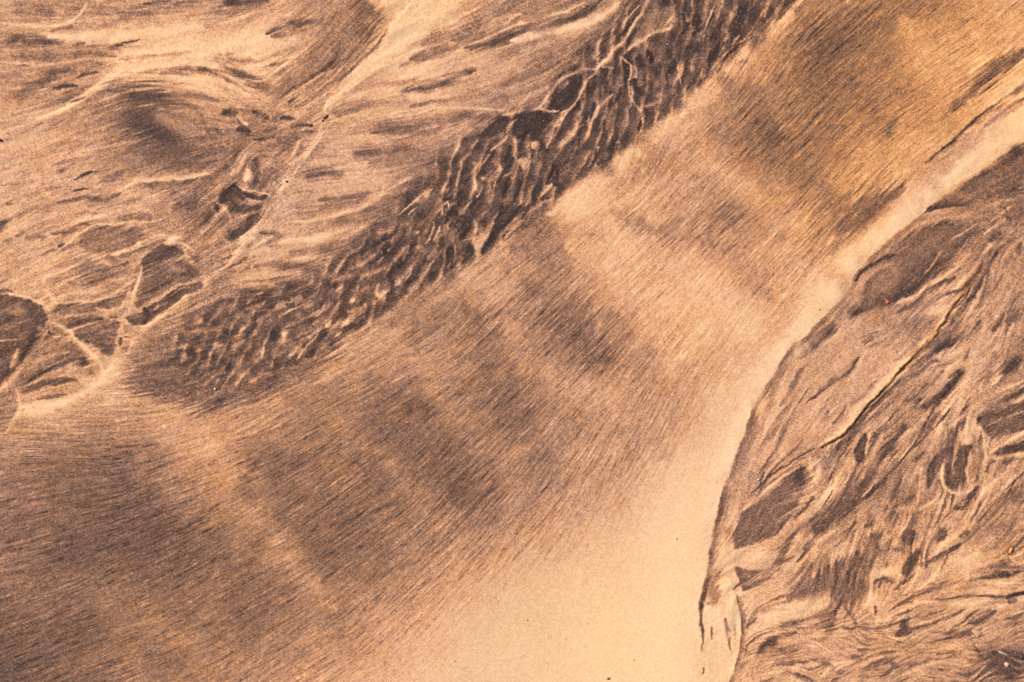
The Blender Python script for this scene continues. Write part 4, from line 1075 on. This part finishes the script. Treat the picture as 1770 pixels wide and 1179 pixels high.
put('seed_husk', pebble_mesh('seed_husk', 3.2 * U, 1.7 * U, 1.4 * U, 3, dark_m), 496, 314, 1.0, -30, 'black seed husk on the pale crest right of the dark eye shaped pool of sand', 'seed husk', 'dark seed husks on the sand')
put('seed_husk', pebble_mesh('seed_speck', 1.2 * U, .9 * U, .9 * U, 5, dark_m), 493.5, 308, .5, 0, 'tiny black speck just above the black seed husk on the crest', 'seed husk', 'dark seed husks on the sand')
put('seed_husk', pebble_mesh('seed_husk_round', 2.6 * U, 2.0 * U, 1.5 * U, 8, dark_m), 538, 216.5, .8, 20, 'dark bead left of the rust chip, at the end of a dark smear', 'seed husk', 'dark seed husks on the sand')
put('seed_husk', pebble_mesh('seed_husk_edge', 3.4 * U, 2.4 * U, 1.8 * U, 9, dark_m), .5, 242, 1.0, -20, 'black husk at the left edge of the frame on tan sand', 'seed husk', 'dark seed husks on the sand')

root = bpy.data.objects.new('coral_chip', None); scene.collection.objects.link(root)
root.location = at(1533, 522, .8 * U); root['label'] = 'bright orange red coral chip with a pale splinter on the dark swoosh of sand'; root['category'] = 'coral chip'
for nm, me, dx, dy in (('coral_body', flake_mesh('coral_body', [(-2.4, -1.6), (.6, -2), (2.6, -2.4), (3, 1), (1, 2.8), (-2, 1.6)], 1.8, 1.0, coral_m), 0, 0),
                       ('splinter', flake_mesh('splinter', [(-5, -6), (-3.6, -6.2), (-1, -3), (1, -1.6), (-.4, -1), (-3, -3.6)], .9, .3, pale_m), 0, 0)):
    o = bpy.data.objects.new(nm, me); scene.collection.objects.link(o); o.parent = root; o.location = (dx, dy, 0)

root = bpy.data.objects.new('amber_shell', None); scene.collection.objects.link(root)
root.location = at(1745.5, 951.5, .6 * U); root.rotation_euler = (.15, .1, math.radians(-12))
root['label'] = 'small amber shell with a ringed rim above a dark tail near the right edge'; root['category'] = 'shell'
o = bpy.data.objects.new('shell_body', flake_mesh('shell_body', [(-3, 5), (-3.6, 0), (-2.4, -5.5), (.6, -7.4), (3.6, -5.6), (3.6, -1), (2, 4), (-.4, 7)], 1.4, 2.6, amber_m)); scene.collection.objects.link(o); o.parent = root


def ring_mesh(name, pts, r, mat, closed=True):
    C = spline(pts, 1.0, closed); n = len(C) - 1 if closed else len(C); m = 8
    bm = bmesh.new(); rings = []
    for i in range(n):
        p = C[i]; q = C[(i + 1) % n] if closed else C[min(i + 1, n - 1)]; o_ = C[i - 1] if (closed or i) else C[0]
        t = q - o_; t = t / (np.hypot(*t) + 1e-9); nx_, ny_ = -t[1], t[0]
        rr = r if closed else r * (.35 + .65 * math.sin(math.pi * (i + .5) / n))
        rings.append([bm.verts.new(((p[0] + nx_ * rr * math.cos(a)) * U, -(p[1] + ny_ * rr * math.cos(a)) * U, rr * math.sin(a) * U))
                      for a in [2 * math.pi * k / m for k in range(m)]])
    for i in range(n if closed else n - 1):
        a, b = rings[i], rings[(i + 1) % n]
        for k in range(m):
            bm.faces.new((a[k], a[(k + 1) % m], b[(k + 1) % m], b[k]))
    if not closed:
        bm.faces.new(rings[0]); bm.faces.new(rings[-1][::-1])
    bmesh.ops.recalc_face_normals(bm, faces=bm.faces)
    me = bpy.data.meshes.new(name); bm.to_mesh(me); bm.free()
    me.polygons.foreach_set('use_smooth', [True] * len(me.polygons)); me.materials.append(mat)
    return me


o = bpy.data.objects.new('shell_rim', ring_mesh('shell_rim', [(-3, 4.6), (-3.8, 0), (-2.6, -5.5), (.6, -7.6), (3.8, -5.8), (3.8, -1), (2, 4), (-.6, 7)], .9, rust_m)); scene.collection.objects.link(o); o.parent = root; o.location = (0, 0, .4 * U)

put('shell_fragment', flake_mesh('shell_fragment_long', [(-9, -3), (-4, -3.4), (4, 0), (9.5, 3), (7, 4.6), (0, 2.6), (-7, .4)], 1.6, 1.4, pale_m), 1734, 1129, 1.2, -4, 'long pale shell sliver on dark sand in the lower right corner', 'shell fragment', 'shell fragments on the sand', (.1, .15))
put('white_pebble', pebble_mesh('white_pebble', 4.0 * U, 5.2 * U, 3.2 * U, 12, pale_m, rough=.16), 1740.5, 1149, 1.6, 8, 'rounded pale pebble on the dark patch below the shell sliver', 'pebble')
put('dark_pebble', pebble_mesh('dark_pebble', 5.5 * U, 6.0 * U, 4.0 * U, 14, grey_m, rough=.2), 1767, 1137, 1.6, 20, 'blackish pebble cut by the right edge beside the pale pebble', 'pebble')
put('shell_fragment', flake_mesh('shell_fragment_fan', [(-9, -6), (-3, -7), (5, -3), (9, 2), (3, 5), (-2, 8), (-6, 2)], 1.6, 2.2, tan_m), 1689, 1094, .4, 10, 'sandy tan fan shaped shell piece half sunk in the lower right field of sand', 'shell fragment', 'shell fragments on the sand', (-.25, .2))
put('shell_fragment', flake_mesh('shell_grain_a', [(-1.4, -2), (0, -2.8), (1.8, 0), (2, 2.6), (.2, 2), (-1.6, .4)], 1.4, .8, white_m), 1168.5, 931, 1.0, 0, 'white shell crumb alone on the smooth cream slope', 'shell fragment', 'shell fragments on the sand')
put('twig_crumb', pebble_mesh('twig_crumb', 3.0 * U, 1.5 * U, 1.3 * U, 17, rust_m), 1052, 1175, .9, 30, 'brown twig crumb at the bottom edge on smooth cream sand', 'twig crumb')
put('shell_fragment', pebble_mesh('shell_grain_b', 1.8 * U, 2.2 * U, 1.4 * U, 18, white_m), 371, 673, .9, 0, 'white shell crumb on a tan blotch at the lower end of the dark band', 'shell fragment', 'shell fragments on the sand')
put('shell_fragment', pebble_mesh('shell_grain_c', 2.2 * U, 1.7 * U, 1.4 * U, 19, white_m), 1311, 829, .9, 20, 'white shell crumb above the pair of thin dark lines right of the pale ridge', 'shell fragment', 'shell fragments on the sand')
put('shell_fragment', pebble_mesh('shell_grain_d', 2.0 * U, 1.6 * U, 1.3 * U, 21, white_m), 1609.5, 239.5, .8, 0, 'white shell crumb on golden sand above the pale ridge', 'shell fragment', 'shell fragments on the sand')
put('shell_fragment', pebble_mesh('shell_grain_e', 1.8 * U, 1.5 * U, 1.2 * U, 22, white_m), 780, 1053, .8, 0, 'white shell crumb low on the streaked slope where it fades to cream', 'shell fragment', 'shell fragments on the sand')
put('shell_fragment', pebble_mesh('shell_grain_f', 2.4 * U, 2.0 * U, 1.4 * U, 23, amber_m), 1417, 771, 1.0, 0, 'amber crumb at the lower left end of the small sand scarp', 'shell fragment', 'shell fragments on the sand')
put('seed_husk', pebble_mesh('seed_husk_low', 1.8 * U, 1.4 * U, 1.1 * U, 24, rust_m), 1418, 1164, .7, 0, 'tiny rust speck low in the field right of the pale tongue of sand', 'seed husk', 'dark seed husks on the sand')
put('sand_clod', pebble_mesh('sand_clod', 7.0 * U, 7.2 * U, 3.0 * U, 31, tan_m, 3, .08), 925, 252, .2, 0, 'round tan sand pellet sitting in the dark mineral band', 'sand pellet')


# coarse grains strewn all over, too many to count
def coarse_grains():
    r = np.random.default_rng(11); n = 3200
    t = (1 + 5 ** .5) / 2
    base = np.array([(1, 0, 0), (-1, 0, 0), (0, 1, 0), (0, -1, 0), (0, 0, 1), (0, 0, -1)], float)
    fc = np.array([(0, 2, 4), (2, 1, 4), (1, 3, 4), (3, 0, 4), (2, 0, 5), (1, 2, 5), (3, 1, 5), (0, 3, 5)])
    x = r.uniform(-200, 1970, n); y = r.uniform(-150, 1330, n)
    z = sample(relief, x, y)
    s = (.55 + r.exponential(.22, n)).clip(.5, 1.4)
    V = base[None] * s[:, None, None] * r.uniform(.7, 1.2, (n, 1, 3)) * (1 + .25 * r.standard_normal((n, 6, 1)))
    a = r.uniform(0, 6.28, n); c, q = np.cos(a)[:, None], np.sin(a)[:, None]
    X = V[..., 0] * c - V[..., 1] * q + x[:, None] - 885; Y = V[..., 0] * q + V[..., 1] * c - (y[:, None] - 589.5); Z = V[..., 2] + z[:, None] + .35 * s[:, None]
    co = np.stack([X, Y, Z], -1).reshape(-1, 3) * UNIT
    F = (fc[None] + (np.arange(n) * 6)[:, None, None]).reshape(-1, 3)
    me = bpy.data.meshes.new('coarse_grains'); me.from_pydata(co.tolist(), [], F.tolist())
    for m in (pale_m, tan_m, grey_m, amber_m):
        me.materials.append(m)
    k = r.choice(4, n, p=(.18, .58, .12, .12))
    me.polygons.foreach_set('material_index', np.repeat(k, 8).astype(np.int32)); me.update()
    o = bpy.data.objects.new('coarse_grains', me); scene.collection.objects.link(o)
    o['kind'] = 'stuff'; o['label'] = 'coarse pale, amber and dark grains strewn over the washed sand'; o['category'] = 'sand grains'


coarse_grains()
